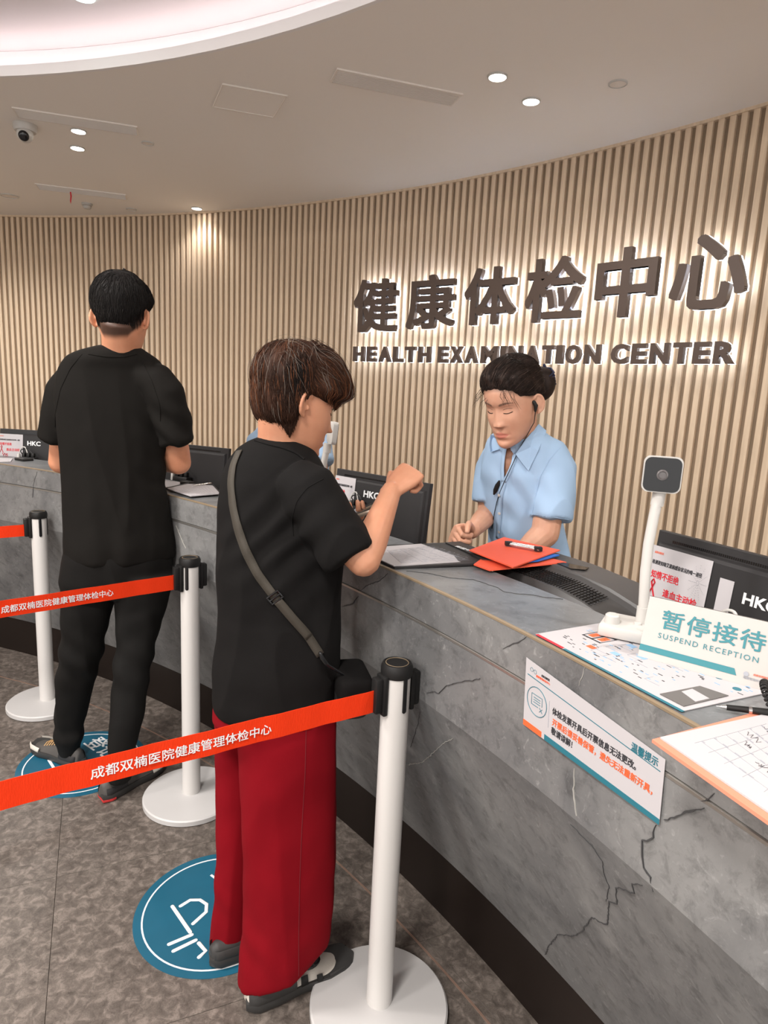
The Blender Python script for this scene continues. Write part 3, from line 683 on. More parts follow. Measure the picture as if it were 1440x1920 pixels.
for t in (-.19, -.18, -.05, .08, .16, .205, .235, .245):
    z = bz(t)+.006; rings.append([PP(t, .02, z-.006), PP(t, .026, z+.004), PP(t, .125, z+.004), PP(t, .135, z-.006)])
part('lid', MB().loft(rings), PRM, pr, autos=25)
gr = MB()
for i in range(30):
    t = -.155+i*.0085; z = bz(t)
    gr.tube([PP(t, -.052, z-.010), PP(t, .006, z-.0015)], .0013, 5)
for j in range(6):
    r = -.05+j*.010; gr.tube([PP(-.16, r, bz(-.16)-.0095+(r+.05)*.15), PP(-.03, r, bz(-.03)-.0095+(r+.05)*.15), PP(.1, r, bz(.1)-.0095+(r+.05)*.15)], .0009, 5)
part('grille', gr, M['gloss'], pr, kind='stuff')
gr2 = MB()
for i in range(30):
    t = -.17+i*.0085; z = bz(t); gr2.tube([PP(t, -.1185, z-.06), PP(t, -.107, z-.037)], .0013, 5)
for j in range(4):
    gr2.tube([PP(-.175, -.119+.003*j, bz(-.17)-.058+j*.007), PP(.085, -.119+.003*j, bz(.08)-.058+j*.007)], .0009, 5)
part('grille', gr2, M['gloss'], pr, kind='stuff')
part('recess', MB().prism([PP(-.13, .045, bz(-.1)+.0105), PP(-.04, .035, bz(-.04)+.0105), PP(-.02, .06, bz(0)+.0105), PP(-.03, .085, bz(0)+.0105)], (0, 0, 0), (0, 0, .0012)), M['gloss'], pr, False)
part('front_cover', MB().loft([[PP(t, -.121, 0.02), PP(t, -.121, bz(t)-.062), PP(t, -.09, bz(t)-.058), PP(t, -.09, .02)] for t in (.125, .18, .226)]), M['plate'], pr, autos=25)
part('tray', MB().prism([PP(.14, .10, .27), PP(.27, .10, .29), PP(.27, .26, .30), PP(.14, .24, .28)], (0, 0, -.006), (0, 0, 0)), PRM, pr, False)

# flow-chart sheets lying on the ledge
qs = [(1003, 1190), (1063, 1222), (1278, 1335), (1432, 1300), (1440, 1288), (1240, 1170), (1122, 1180)]
sh = part('info_sheet', MB().prism([at_z(1004, 1190, Z0), at_z(1278, 1335, Z0), at_z(1455, 1296, Z0), at_z(1150, 1165, Z0)], (0, 0, 0), (0, 0, .0012)), M['paper'], smooth=False)
tag(sh, 'white flow-chart sheet lying on the ledge under the document camera', 'sheet')
Q = [at_z(1004, 1190, Z0+.0012), at_z(1278, 1335, Z0+.0012), at_z(1455, 1296, Z0+.0012), at_z(1150, 1165, Z0+.0012)]
part('edge_band', quadfill(Q, MB(), .0, .0, .22, .035), M['red'], sh, False); part('edge_band', quadfill(Q, MB(), .23, .0, 1, .03), M['tealdark'], sh, False)
r = random.Random(5); mb = MB(); mb2 = MB(); mb3 = MB(); mb4 = MB()
for (u, v, w, h) in ((.10, .42, .07, .2), (.17, .42, .07, .2)):
    for a in ((u, v, u+w, v+.02), (u, v+h, u+w, v+h+.02), (u, v, u+.005, v+h), (u+w-.005, v, u+w, v+h)): quadfill(Q, mb, *a)
    quadfill(Q, mb2, u+.015, v+.05, u+w-.015, v+h-.04)
for i in range(170):
    u, v = r.uniform(.04, .95), r.uniform(.10, .93)
    if u > .74 and v < .62: continue
    quadfill(Q, mb if r.random() < .45 else mb4, u, v, u+r.uniform(.008, .03), v+r.uniform(.006, .011))
for i in range(14):
    u, v = r.uniform(.25, .7), r.uniform(.15, .8)
    quadfill(Q, mb3, u, v, u+.09, v+.004); quadfill(Q, mb3, u, v, u+.0012, v+.1)
for (u, v) in ((.31, .62), (.36, .34), (.24, .25), (.45, .5)): quadfill(Q, mb2 if u < .3 else mb4, u, v, u+.05, v+.06)
for m_, k in ((mb, 'ink'), (mb3, 'grey')): part('printed_text', m_, M[k], sh, False, kind='stuff')
part('printed_box', mb2, M['orangep'], sh, False, kind='stuff'); part('printed_box', mb4, M['blue'] if False else mat('pale_blue_print', (.25, .42, .62), .6), sh, False, kind='stuff')
for (u, v, rad) in ((.80, .80, .006), (.92, .74, .006)):
    c = (1-u)*(1-v)*Q[0]+u*(1-v)*Q[1]+u*v*Q[2]+(1-u)*v*Q[3]; part('printed_dot', MB().lathe([(0, 0), (rad, 0), (rad, .0005), (0, .0005)], c, 20), M['tealdark'], sh)
cq = [(1237, 1302), (1282, 1325), (1366, 1305), (1312, 1287)]
gc = part('card', MB().prism([at_z(*q, Z0+.0016) for q in cq], (0, 0, 0), (0, 0, .001)), mat('grey_card', (.13, .12, .115), .5), smooth=False); tag(gc, 'small dark grey card with a white label on the flow-chart sheet', 'card')
part('label', MB().prism([at_z(*q, Z0+.0026) for q in ((1278, 1297), (1304, 1316), (1330, 1310), (1298, 1292))], (0, 0, 0), (0, 0, .0005)), M['paper'], gc, False)

# standing SUSPEND RECEPTION sign
bl, br = at_z(1196, 1231, Z0), at_z(1448, 1301, Z0); t = up_from(bl, br); back = np.array([-t[1], t[0], 0]); back = back if back[1] > 0 else -back
tl = at_y(1215, 1116, bl[1]+.035); H_ = tl[2]-bl[2]; upv = np.array([0, 0, 1.])*math.cos(.28)+back*math.sin(.28); Ls = np.linalg.norm(br-bl)+.012
ss = empty('tent_sign', bl, 'white standing counter sign reading SUSPEND RECEPTION with teal lettering', 'sign')
HH = .099; br2 = bl+t*Ls
part('panel', MB().prism([bl, br2, br2+upv*HH, bl+upv*HH], -back*.0015, back*.0015), M['card'], ss, False)
part('rear_leg', MB().prism([bl+upv*HH, br2+upv*HH, br2+back*.075, bl+back*.075], -back*.001, back*.001), M['card'], ss, False)
nf = -np.cross(upv, t) if (np.cross(upv, t)@back) > 0 else np.cross(upv, t)
def SP(x, y, o=.0022): return bl+t*x+upv*y+nf*o
text('暂停接待', SP(.097, .068), t, upv, .04, M['teal'], ss, fitw=.144, fith=.030, extrude=.0002, off=.014, space=1.12)
text('SUSPEND RECEPTION', SP(.094, .0415), t, upv, .012, M['teal'], ss, fitw=.140, fith=.0080, extrude=.0002, space=1.25)
part('stripe', MB().prism([SP(.0, .012, 0.0016), SP(.140, .012, .0016), SP(.136, .0215, .0016), SP(0, .0215, .0016)], (0, 0, 0), nf*.0006), M['teal'], ss, False)
part('emblem', MB().lathe([(.0022, 0), (.0035, 0), (.0035, .0004), (.0022, .0004)], SP(.152, .018), 16, nf), M['grey'], ss)
text('成都双楠医院', SP(.171, .0195), t, upv, .005, M['orangep'], ss, fitw=.020, extrude=.0002)
text('健康管理体检中心', SP(.165, .0125), t, upv, .004, M['grey'], ss, fitw=.032, extrude=.0002)

# document camera
def doc_camera(base, rz, label, top, head_dir, small=1.0):
    e = empty('document_camera', base, label, 'camera', rz=rz, group='white gooseneck document cameras')
    part('base', MB().box((0, 0, .012), (.115, .085, .022), bev=.006), M['white'], e, world=False)
    part('knob', MB().lathe([(0, .022), (.013, .022), (.012, .036), (.010, .038), (0, .038)], (-.038, -.020, 0), 20), M['white'], e, world=False)
    part('button', MB().lathe([(0, .022), (.007, .022), (.006, .026), (0, .026)], (.002, -.004, 0), 18), M['white'], e, world=False)
    part('button', MB().lathe([(0, .022), (.009, .022), (.009, .0242), (0, .0242)], (.012, -.027, 0), 18), M['white'], e, world=False)
    part('button', MB().lathe([(0, .022), (.007, .022), (.006, .030), (0, .030)], (.038, -.024, 0), 18), M['white'], e, world=False)
    b = np.array([.006, .012, .023]); tp = np.array(top)
    pts = [b, b+[0, 0, .03]]+[lerp(b+[0, 0, .03], tp, s)+np.array([-.006, 0, 0])*math.sin(s*PI) for s in (.3, .55, .8, 1)]
    part('gooseneck', MB().tube(pts, .0088, 16), M['white'], e, world=False)
    part('collar', MB().tube([b, b+[0, 0, .028]], .0105, 18).tube([tp-np.array([.0015, 0, .02]), tp+[.0003, 0, .005]], .0108, 18), M['white'], e, world=False, kind='stuff')
    hd = np.array(head_dir, float); hd /= np.linalg.norm(hd); side = np.cross(hd, [0, 0, 1]); side /= np.linalg.norm(side); u = np.cross(side, hd); c = tp+u*.035+hd*.010
    def rr_ring(s, o):
        P = []
        for k in range(4):
            cx_, cy_ = [(1, 1), (-1, 1), (-1, -1), (1, -1)][k]
            for q in range(6):
                a = PI/2*k+PI/2*q/5; P.append(c+side*((s-.011)*cx_+.011*math.cos(a))+u*((s-.011)*cy_+.011*math.sin(a))+hd*o)
        return P
    hb = part('head', MB().loft([rr_ring(.024, -.010), rr_ring(.030, -.006), rr_ring(.031, .004), rr_ring(.0305, .007)]), M['white'], e, world=False)
    part('face_plate', MB().loft([rr_ring(.0288, .0068), rr_ring(.0286, .0084)]), M['gloss'], hb, world=False)
    part('lens', MB().lathe([(0, .008), (.009, .008), (.009, .0105), (.0065, .0115), (.0055, .0095), (0, .0095)], c, 24, hd), mat('lens_grey', (.12, .11, .11), .2), hb, world=False)
    return e
bp = at_z(1192, 1172, Z0+.02); rz1 = -.50
R1 = Matrix.Rotation(-rz1, 3, 'Z'); bpos = np.array([bp[0], bp[1], Z0+.0012]); bpos = bpos+np.array([.0, -.004, 0])
tpw = at_y(1236, 926, bpos[1]+.03); tl_ = np.array(R1 @ Vector(tpw-bpos)); hdw = R1 @ Vector((-.35, -1, -.02))
doc_camera(bpos, rz1, 'white gooseneck document camera with square black face beside the SUSPEND RECEPTION sign', tl_, hdw)
b2 = at_z(603, 1003, Z0)*1.0; b2 = np.array([b2[0]-.015, b2[1], Z0]); t2 = at_y(614, 835, b2[1]+.02); R1 = Matrix.Rotation(0, 3, 'Z')
doc_camera(b2, 0, 'white gooseneck document camera behind the face of the woman in red trousers', np.array(t2)-b2, (1.0, .3, -.1))

# notice stuck to the counter front
def np_(x, y): 
    p, n = on_counter(x, y, .0006); return p
C4 = [np_(983, 1357), np_(1238, 1546), np_(1250, 1424), np_(989, 1232)]
C4[3][2] = C4[3][2]; nn = on_counter(1110, 1390)[1]
no = empty('counter_notice', C4[0], 'white notice sheet with black and orange Chinese text taped to the counter front', 'notice')
mb = MB(); rings = []
def NB(u, v, h=0.0): 
    p = (1-u)*(1-v)*C4[0]+u*(1-v)*C4[1]+u*v*C4[2]+(1-u)*v*C4[3]
    return p+nn*(h+.0022*(1-(2*u-1)**2)*0+.0012)
for i in range(13):
    u = i/12; c_ = nn*(-.0)  # follows the curve of the counter
    rings.append([NB(u, 0, 0), NB(u, 1, 0), NB(u, 1, .0006), NB(u, 0, .0006)])
part('sheet', MB().loft(rings), M['paper'], no, False)
def patch(name, u0, v0, u1, v1, m): return part(name, MB().prism([NB(u0, v0, .0006), NB(u1, v0, .0006), NB(u1, v1, .0006), NB(u0, v1, .0006)], (0, 0, 0), nn*.0004), M[m], no, False)
patch('band', 0, .0, .165, .085, 'orangep'); patch('band', .19, .0, 1, .085, 'tealdark'); patch('rule', .02, .775, .98, .787, 'tealdark'); patch('rule', .215, .22, .219, .62, 'grey')
tu = C4[1]-C4[0]; tv = C4[3]-C4[0]; W_ = np.linalg.norm(tu); HV = np.linalg.norm(tv)
text('体检发票开具后开票信息无法更改。', NB(.545, .555, .001), tu, tv, .012, M['ink'], no, fitw=W_*.60, fith=HV*.105, extrude=.0002, off=.02)
text('开票后请妥善保管，遗失无法重新开具，', NB(.60, .385, .001), tu, tv, .012, M['orangep'], no, fitw=W_*.70, fith=HV*.105, extrude=.0002, off=.02)
text('敬请谅解！', NB(.33, .225, .001), tu, tv, .012, M['ink'], no, fitw=W_*.17, fith=HV*.105, extrude=.0002, off=.02)
text('温馨提示', NB(.885, .865, .001), tu, tv, .012, M['tealdark'], no, fitw=W_*.16, fith=HV*.11, extrude=.0002, off=.015)
text('成都双楠医院', NB(.175, .91, .001), tu, tv, .012, M['ink'], no, fitw=W_*.07, fith=HV*.035, extrude=.0002)
text('健康管理体检中心', NB(.155, .855, .001), tu, tv, .012, M['orangep'], no, fitw=W_*.12, fith=HV*.035, extrude=.0002)
ic = NB(.112, .47, .001); us = tu/W_; vs_ = tv/HV
def arcp(c, r, n=28): return [c+us*r*math.cos(a)+vs_*r*math.sin(a) for a in np.linspace(0, 2*PI, n)]
icn = MB().tube(arcp(ic, HV*.205), .0006, 6); 
icn.tube([ic+us*x*HV+vs_*y*HV for x, y in ((-.11, -.07), (-.11, .09), (.11, .09), (.11, -.03))], .0005, 6)
icn.tube([ic+us*x*HV+vs_*y*HV for x, y in ((-.11, -.07), (.03, -.07))], .0005, 6)
for y in (.045, .01, -.025): icn.tube([ic+us*x*HV+vs_*y*HV for x in (-.07, .07)], .0005, 6)
icn.tube([ic+us*x*HV+vs_*y*HV for x, y in ((.06, -.06), (.12, -.12))], .0005, 6).tube([ic+us*x*HV+vs_*y*HV for x, y in ((.12, -.06), (.06, -.12))], .0005, 6)
part('emblem', icn, M['tealdark'], no); 
for x in (.055, .085): part('emblem', MB().tube(arcp(NB(x, .885, .001), HV*.028), .0003, 5), M['tealdark'], no)

# right clipboard with a hand-filled form, overhanging the ledge
zb = ZT+.0022
K = [at_z(1222, 1392, zb), at_z(1452, 1556, zb), at_z(1560, 1440, zb), at_z(1455, 1330, zb)]
kb = empty('form_board', K[0], 'orange-edged board with a hand-filled white form at the right end of the ledge', 'clipboard')
part('board', MB().prism(K, (0, 0, 0), (0, 0, .004)), mat('peach_board', (.78, .25, .16), .5), kb, False)
K2 = [at_z(1238, 1382, zb+.006), at_z(1462, 1536, zb+.006), at_z(1562, 1440, zb+.006), at_z(1450, 1335, zb+.006)]
part('form', MB().prism(K2, (0, 0, -.002), (0, 0, 0)), M['paper'], kb, False)
form_print(K2, kb, 6, 9, table=True, margin=.16, hand=[(.2, .8, 1.6), (.2, .62, 1.6), (.45, .78, 1.5), (.5, .6, 1.5), (.3, .5, 1.2), (.62, .8, 1.4), (.7, .55, 1.4), (.55, .4, 1.2)])
# pen on a coiled cord
pa, pb = at_z(1343, 1324, Z0+.006), at_z(1420, 1333, Z0+.010); d_ = up_from(pa, pb)
pn = empty('pen', pa, 'black counter pen on a coiled cord at the right end of the ledge', 'pen')
part('tip', MB().tube([pa, pa+d_*.012], [.0006, .0035], 12), M['silver'], pn)
part('barrel', MB().tube([pa+d_*.012, pa+d_*.05, pb+d_*.02], [.0038, .0045, .0045], 14), M['black'], pn)
part('grip_ring', MB().tube([pa+d_*.038, pa+d_*.042], .0049, 14), M['silver'], pn)
co = []; q0, q1, q2 = pb+d_*.018, at_z(1400, 1312, Z0+.03), at_z(1450, 1298, Z0+.01)
for i in range(220):
    s = i/219; c = (1-s)**2*q0+2*s*(1-s)*(q1+np.array([0, 0, .05]))+s*s*q2; a = s*2*PI*16
    co.append(c+np.array([math.cos(a)*.0035, 0, math.sin(a)*.0035]))
part('coil_cord', MB().tube(co, .0016, 6), M['black'], pn)

# papers and clipboard at the man's station
def man_q(z): return [at_z(311, 917, z), at_z(357, 932, z), at_z(415, 927, z), at_z(400, 911, z), at_z(352, 908, z)]
cm_ = empty('clipboard', at_z(360, 922, Z0), 'black clipboard with a white form on the ledge right of the man in black', 'clipboard')
part('board', MB().prism(man_q(Z0), (0, 0, 0), (0, 0, .006)), M['black2'], cm_, False)
part('form', MB().prism([lerp(p, sum(man_q(Z0+.0065))/5, .05) for p in man_q(Z0+.0065)], (0, 0, 0), (0, 0, .003)), M['paper'], cm_, False)
mq = [lerp(p, sum(man_q(Z0+.0095))/5, .12) for p in man_q(Z0+.0095)]; form_print([mq[0], mq[1], mq[2], mq[3]], cm_, 10, 4)
tag(part('sheet', MB().prism([at_z(290, 905, Z0), at_z(300, 916, Z0), at_z(336, 912, Z0), at_z(338, 905, Z0), at_z(310, 901, Z0)], (0, 0, 0), (0, 0, .002)), M['paper'], smooth=False), 'white paper sheet partly behind the man in black at the counter', 'sheet')
pa, pb = at_z(361, 911, Z0+.01), at_z(395, 906, Z0+.014); tag(part('pen', MB().tube([pa, lerp(pa, pb, .15), pb], [.001, .004, .004], 10, True), M['silver']), 'silver pen lying behind the clipboard beside the man in black', 'pen')
tag(part('sheet', MB().prism([at_z(-30, 868, Z0), at_z(-20, 858, Z0), at_z(24, 860, Z0), at_z(20, 866, Z0)], (0, 0, 0), (0, 0, .002)), M['paper'], smooth=False), 'white paper sheet on the ledge at the left edge of the picture', 'sheet')

# ------------------------------------------------------------------ monitors (seen from behind), sockets and cables
def monitor(c, right, w, h, label, poster=0, logo=True, tilt=.10, clutter=None, plx=None, ply=.065):
    """c = top centre of the back face; right = direction to picture right along the back"""
    r = np.array([right[0], right[1], 0.]); r /= np.linalg.norm(r); n = np.array([r[1], -r[0], 0.])      # n faces the camera side
    if (np.array([0, 0, 0])-np.array([c[0], c[1], 0]))@n < 0: n = -n
    u = np.array([0, 0, 1.])*math.cos(tilt)+n*math.sin(-tilt)*-1*-1; nn_ = n*math.cos(tilt)+np.array([0, 0, 1])*math.sin(tilt)
    u = np.array([0, 0, 1.])*math.cos(tilt)-n*math.sin(tilt); c = np.array(c, float)
    e = empty('monitor', (c[0], c[1], DZ), label, 'monitor', group='black monitors on the desk behind the counter')
    def Q(x, y, o=0): return c+r*x+u*y+nn_*o
    def slab(x0, x1, y0, y1, o0, o1, bev=0): return [[Q(x0+b, y0+b, o), Q(x1-b, y0+b, o), Q(x1-b, y1-b, o), Q(x0+b, y1-b, o)] for o, b in ((o0, bev), (o0+bev, 0), (o1-bev, 0), (o1, bev))]
    part('rear_shell', MB().loft(slab(-w/2, w/2, -h, 0, -.018, 0, .0015)), M['black2'], e, autos=30)
    part('rear_panel', MB().loft([[Q(-w/2+.008+b, -h+.01+b, o), Q(w/2-.008-b, -h+.01+b, o), Q(w/2-.008-b, -.022-b, o), Q(-w/2+.008+b, -.022-b, o)] for o, b in ((-.001, 0), (.008, .004), (.012, .01))]), M['black2'], e, autos=30)
    part('screen', MB().loft(slab(-w/2+.006, w/2-.006, -h+.012, -.006, -.0195, -.0178)), M['gloss'], e, False)
    vt = MB(); k = int(w*.8/.0042)
    for i in range(k):
        x = -w*.4+i*.0042; vt.prism([Q(x, -.0195, .0002), Q(x+.0026, -.0195, .0002), Q(x+.0026, -.0145, .0002), Q(x, -.0145, .0002)], (0, 0, 0), nn_*.0006)
    part('vent_slots', vt, M['gloss'], e, False, kind='stuff')
    nk = Q(0, -h*.62, .01); ft = np.array([nk[0], nk[1], DZ])+n*.01
    part('stand', MB().tube([nk, lerp(nk, ft, .5)+n*.012, ft+[0, 0, .01]], [.02, .022, .022], 14, flat=.55, side=r), M['black'], e)
    part('foot', MB().prism([ft+r*.09+n*.05, ft-r*.09+n*.05, ft-r*.09-n*.09, ft+r*.09-n*.09], (0, 0, 0), (0, 0, .01)), M['black'], e, False)
    if logo:
        text('HKC', Q(plx if plx is not None else 0, -ply, .0128), r, u, .03, M['silver'] if False else M['white_print'], e, fitw=w*.17, fith=w*.055, extrude=.0004, off=.03)
    if poster:
        x0, x1, y0, y1 = poster; o = .0135
        Qp = [Q(x0, y0, o), Q(x1, y0, o), Q(x1, y1, o), Q(x0, y1, o)]; pw, ph = x1-x0, y1-y0
        ps = part('paper_notice', MB().prism(Qp, (0, 0, 0), nn_*.0006), M['paper'], e, False)
        def P(a, b): return Qp[0]*(1-a)*(1-b)+Qp[1]*a*(1-b)+Qp[2]*a*b+Qp[3]*(1-a)*b+nn_*.0012
        text('检测是知晓艾滋病感染状况的唯一途径', P(.46, .80), r, u, .01, M['ink'], ps, fitw=pw*.84, fith=ph*.055, extrude=.0001, off=.02)
        text('知情不拒绝', P(.30, .65), r, u, .01, M['red'], ps, fitw=pw*.48, fith=ph*.10, extrude=.0001, off=.02)
        text('逢血主动检', P(.60, .46), r, u, .01, M['red'], ps, fitw=pw*.56, fith=ph*.10, extrude=.0001, off=.02)
        text('成都双楠医院', P(.13, .92), r, u, .01, M['orangep'], ps, fitw=pw*.16, fith=ph*.03, extrude=.0001)
        rbn = MB()
        def rp(pts, w_=.0022*pw/.1): rbn.tube([P(a, b)+nn_*.0004 for a, b in pts], w_, 8, flat=.25, side=nn_)
        rp([(.06, .34), (.12, .46), (.16, .55), (.13, .59), (.10, .55), (.14, .46), (.20, .34)]); rp([(.17, .33), (.22, .24), (.26, .33), (.30, .28)]); rp([(.30, .2), (.32, .3), (.36, .32), (.38, .2)])
        part('ribbon_print', rbn, M['red'], ps)
        dm = MB()
        for i in range(7):
            for j in range(12):
                a = 2*PI*j/12; q = P(.83+.022*(i+1)*math.cos(a)*.9, .7+.03*(i+1)*math.sin(a)); 
                if .55 < .83+.022*(i+1)*math.cos(a) < .99: dm.prism([q, q+r*.0009, q+r*.0009+u*.0009, q+u*.0009], (0, 0, 0), nn_*.0002)
        part('printed_dots', dm, M['grey'], ps, False, kind='stuff')
    if clutter is not None: clutter(e, Q, r, u, nn_)
    return e
def cable(pts, rad, m, label, group='monitor cables'):
    P = [np.array(p) for p in pts]; out = []
    for i in range(len(P)-1):
        p0, p1, p2, p3 = P[max(0, i-1)], P[i], P[i+1], P[min(len(P)-1, i+2)]
        for s in np.linspace(0, 1, 8, endpoint=False): out.append(.5*((2*p1)+(p2-p0)*s+(2*p0-5*p1+4*p2-p3)*s*s+(3*p1-p0-3*p2+p3)*s**3))
    out.append(P[-1]); o = part('cable', MB().tube(out, rad, 8), m); tag(o, label, 'cable', group); return o
def sockets(Q, r, u, n, x, y, where, s=1.0):
    base = Q(x, y, .05*s)
    e = empty('power_adapter', base, 'black cable block plugged in '+where, 'adapter', group='black plug blocks behind the monitors')
    R_ = Matrix([[r[i], n[i], u[i]] for i in range(3)])
    part('block', MB().box(base, (.085*s, .03, .03*s), R_, bev=.005), M['black'], e)
    for k in range(3): part('plug', MB().box(base+r*(-.026+.026*k)*s+u*.026*s, (.017*s, .018, .024*s), R_, bev=.004), M['black'], e)
    wp = base-r*.055*s+u*.01; pl = part('plug', MB().box(wp, (.014*s, .02, .04*s), R_, bev=.005), M['white'], e, label='white plug')
    cable([wp+u*.02*s, wp+u*.05*s+r*.012, wp+u*.055*s+r*.035*s, wp+u*.02*s+r*.05*s], .0028*s, M['white'], 'looped white cable '+where)
    cable([base-r*.03*s+u*.02, base-r*.045*s+u*.048*s, base-r*.01*s+u*.06*s, base+r*.02*s+u*.035*s], .0026*s, M['black'], 'looped black cable '+where)
# A: by the woman
pA, pB = at_z(632, 878, 1.178), at_z(806, 907, 1.178); cA = (pA+pB)/2; wA = np.linalg.norm(pB-pA)
monitor(cA, pB-pA, wA, .26, 'black monitor back between the woman in red trousers and the staff woman', (-wA*.47, -wA*.23, -.165, -.022), clutter=lambda e, Q, r, u, n: sockets(Q, r, u, n, -.045, -.115, 'on the monitor behind the phone', .75), plx=-.018)
# B: right
pA = at_y(1236, 993, 1.29); pB = at_z(1440, 1045, pA[2]); cB = lerp(pA, pB, .8); wB = np.linalg.norm(pB-pA)*1.62
rB = (pB-pA)/np.linalg.norm(pB-pA); uB = wB/2
cB = pA+rB*wB/2
monitor(cB, rB, wB, .27, 'large black monitor back behind the SUSPEND RECEPTION sign', (-wB*.485, -wB*.485+.135, -.19, -.030), plx=.055,
    clutter=lambda e, Q, r, u, n: (sockets(Q, r, u, n, .06, -.165, 'behind the SUSPEND RECEPTION sign', 1.0), part('label', MB().prism([Q(-.025, -.125, .013), Q(.003, -.125, .013), Q(.003, -.055, .013), Q(-.025, -.055, .013)], (0, 0, 0), n*.0005), M['paper'], e, False)), ply=.078)
pA, pB = at_z(350, 833, 1.176), at_z(429, 841, 1.176); rC = (pB-pA)/np.linalg.norm(pB-pA); wC = .40
monitor(pB-rC*wC/2, rC, wC, .26, 'black monitor back just right of the man in black', None, clutter=lambda e, Q, r, u, n: sockets(Q, r, u, n, .0, -.15, 'on the monitor right of the man', .9), plx=-.035)
pA, pB = at_z(0, 803, 1.172), at_z(80, 807.5, 1.172); rD = (pB-pA)/np.linalg.norm(pB-pA); wD = .40
monitor(pA+rD*wD/2, rD, wD, .26, 'black monitor back at the left edge beyond the far barrier post', (-wD*.49, -wD*.49+.125, -.165, -.025), clutter=lambda e, Q, r, u, n: sockets(Q, r, u, n, -.02, -.145, 'on the far left monitor', .9), plx=-.015)
for q, w_, lab in (((45, 861), .05, 'black card reader on the ledge at far left'), ((352, 905), .035, 'small black device on the ledge beside the man in black')):
    c = at_z(*q, Z0+.005); o = part('card_reader', MB().box(c, (w_*1.6, w_, .012), Matrix.Rotation(-.6, 3, 'Z'), bev=.003), M['black']); tag(o, lab, 'device')

# ------------------------------------------------------------------ people: shared machinery
def np_mesh(me):
    n = len(me.vertices); co = np.empty(n*3, np.float32); me.vertices.foreach_get('co', co); return co.reshape(-1, 3).astype(float)
def set_co(me, co): me.vertices.foreach_set('co', co.astype(np.float32).ravel()); me.update()
def vnormals(me):
    n = len(me.vertices); a = np.empty(n*3, np.float32); me.vertices.foreach_get('normal', a); return a.reshape(-1, 3).astype(float)
def edges(me):
    e = np.empty(len(me.edges)*2, np.int32); me.edges.foreach_get('vertices', e); return e.reshape(-1, 2)
def relax(co, E, it, w=None, k=.5):
    n = len(co); deg = np.zeros(n); np.add.at(deg, E[:, 0], 1); np.add.at(deg, E[:, 1], 1); deg = np.maximum(deg, 1)[:, None]
    for i in range(it):
        s = np.zeros_like(co)
        for c in range(3): s[:, c] = np.bincount(E[:, 0], co[E[:, 1], c], n)+np.bincount(E[:, 1], co[E[:, 0], c], n)
        d = s/deg-co; co = co+d*k*(1 if w is None else w[:, None])
    return co
def remesh(mb, voxel, it=4, wfun=None):
    me = mb.mesh(); o = bpy.data.objects.new('r', me); COL.objects.link(o)
    m = o.modifiers.new('r', 'REMESH'); m.mode = 'VOXEL'; m.voxel_size = voxel; m.adaptivity = 0
    dg = bpy.context.evaluated_depsgraph_get(); out = bpy.data.meshes.new_from_object(o.evaluated_get(dg)); bpy.data.objects.remove(o)
    if it:
        co = np_mesh(out); w = wfun(co) if wfun else None; set_co(out, relax(co, edges(out), it, w))
    return out
def sstep(a, b, x): t = np.clip((x-a)/(b-a), 0, 1); return t*t*(3-2*t)
def snoise(p, sc, seed=0):
    """smooth pseudo-noise -1..1 from warped sines"""
    p = p*sc+seed*1.7
    a = np.sin(p[:, 0]+1.3*np.sin(p[:, 1]*.9+seed)+.7*np.sin(p[:, 2]*1.3)); b = np.sin(p[:, 1]*1.1+1.2*np.sin(p[:, 2]*.8+seed*2)+.6*np.sin(p[:, 0]*1.7)); c = np.sin(p[:, 2]*1.2+1.1*np.sin(p[:, 0]*.85-seed)+.5*np.sin(p[:, 1]*1.9))
    return (a+b+c)/3
def cut(me, planes):
    """delete cap faces of cloth openings: (point, normal, radius, thickness)"""
    bm = bmesh.new(); bm.from_mesh(me)
    for p, d, r, th in planes:
        d = unit(d); p = np.array(p)-d*.012; co = np.array([v.co for v in bm.verts]); q = co-p; a = q@d; rad = np.linalg.norm(q-a[:, None]*d, axis=1); ok = (a > -.010) & (a < .10) & (rad < r)
        bm.verts.ensure_lookup_table(); cand = np.where(ok & (rad < .03) & (a > 0))[0]
        if len(cand) == 0: continue
        s0 = bm.verts[int(cand[np.argmin(np.linalg.norm(q[cand]-d*.012, axis=1))])]; vs = {s0}; stack = [s0]
        while stack:
            v = stack.pop()
            for e in v.link_edges:
                w = e.other_vert(v)
                if w not in vs and ok[w.index]: vs.add(w); stack.append(w)
        fs = [f for f in bm.faces if all(v in vs for v in f.verts)]; es = {e for f in fs for e in f.edges}; vv = {v for f in fs for v in f.verts}
        bmesh.ops.bisect_plane(bm, geom=fs+list(es)+list(vv), plane_co=Vector(p), plane_no=Vector(d), clear_outer=True)
    bm.to_mesh(me); bm.free(); return me
def attr(me, name, val):
    a = me.attributes.new(name, 'FLOAT', 'POINT'); a.data.foreach_set('value', val.astype(np.float32))
def V3(*a): return np.array(a, float)
def unit(a): a = np.array(a, float); return a/np.linalg.norm(a)

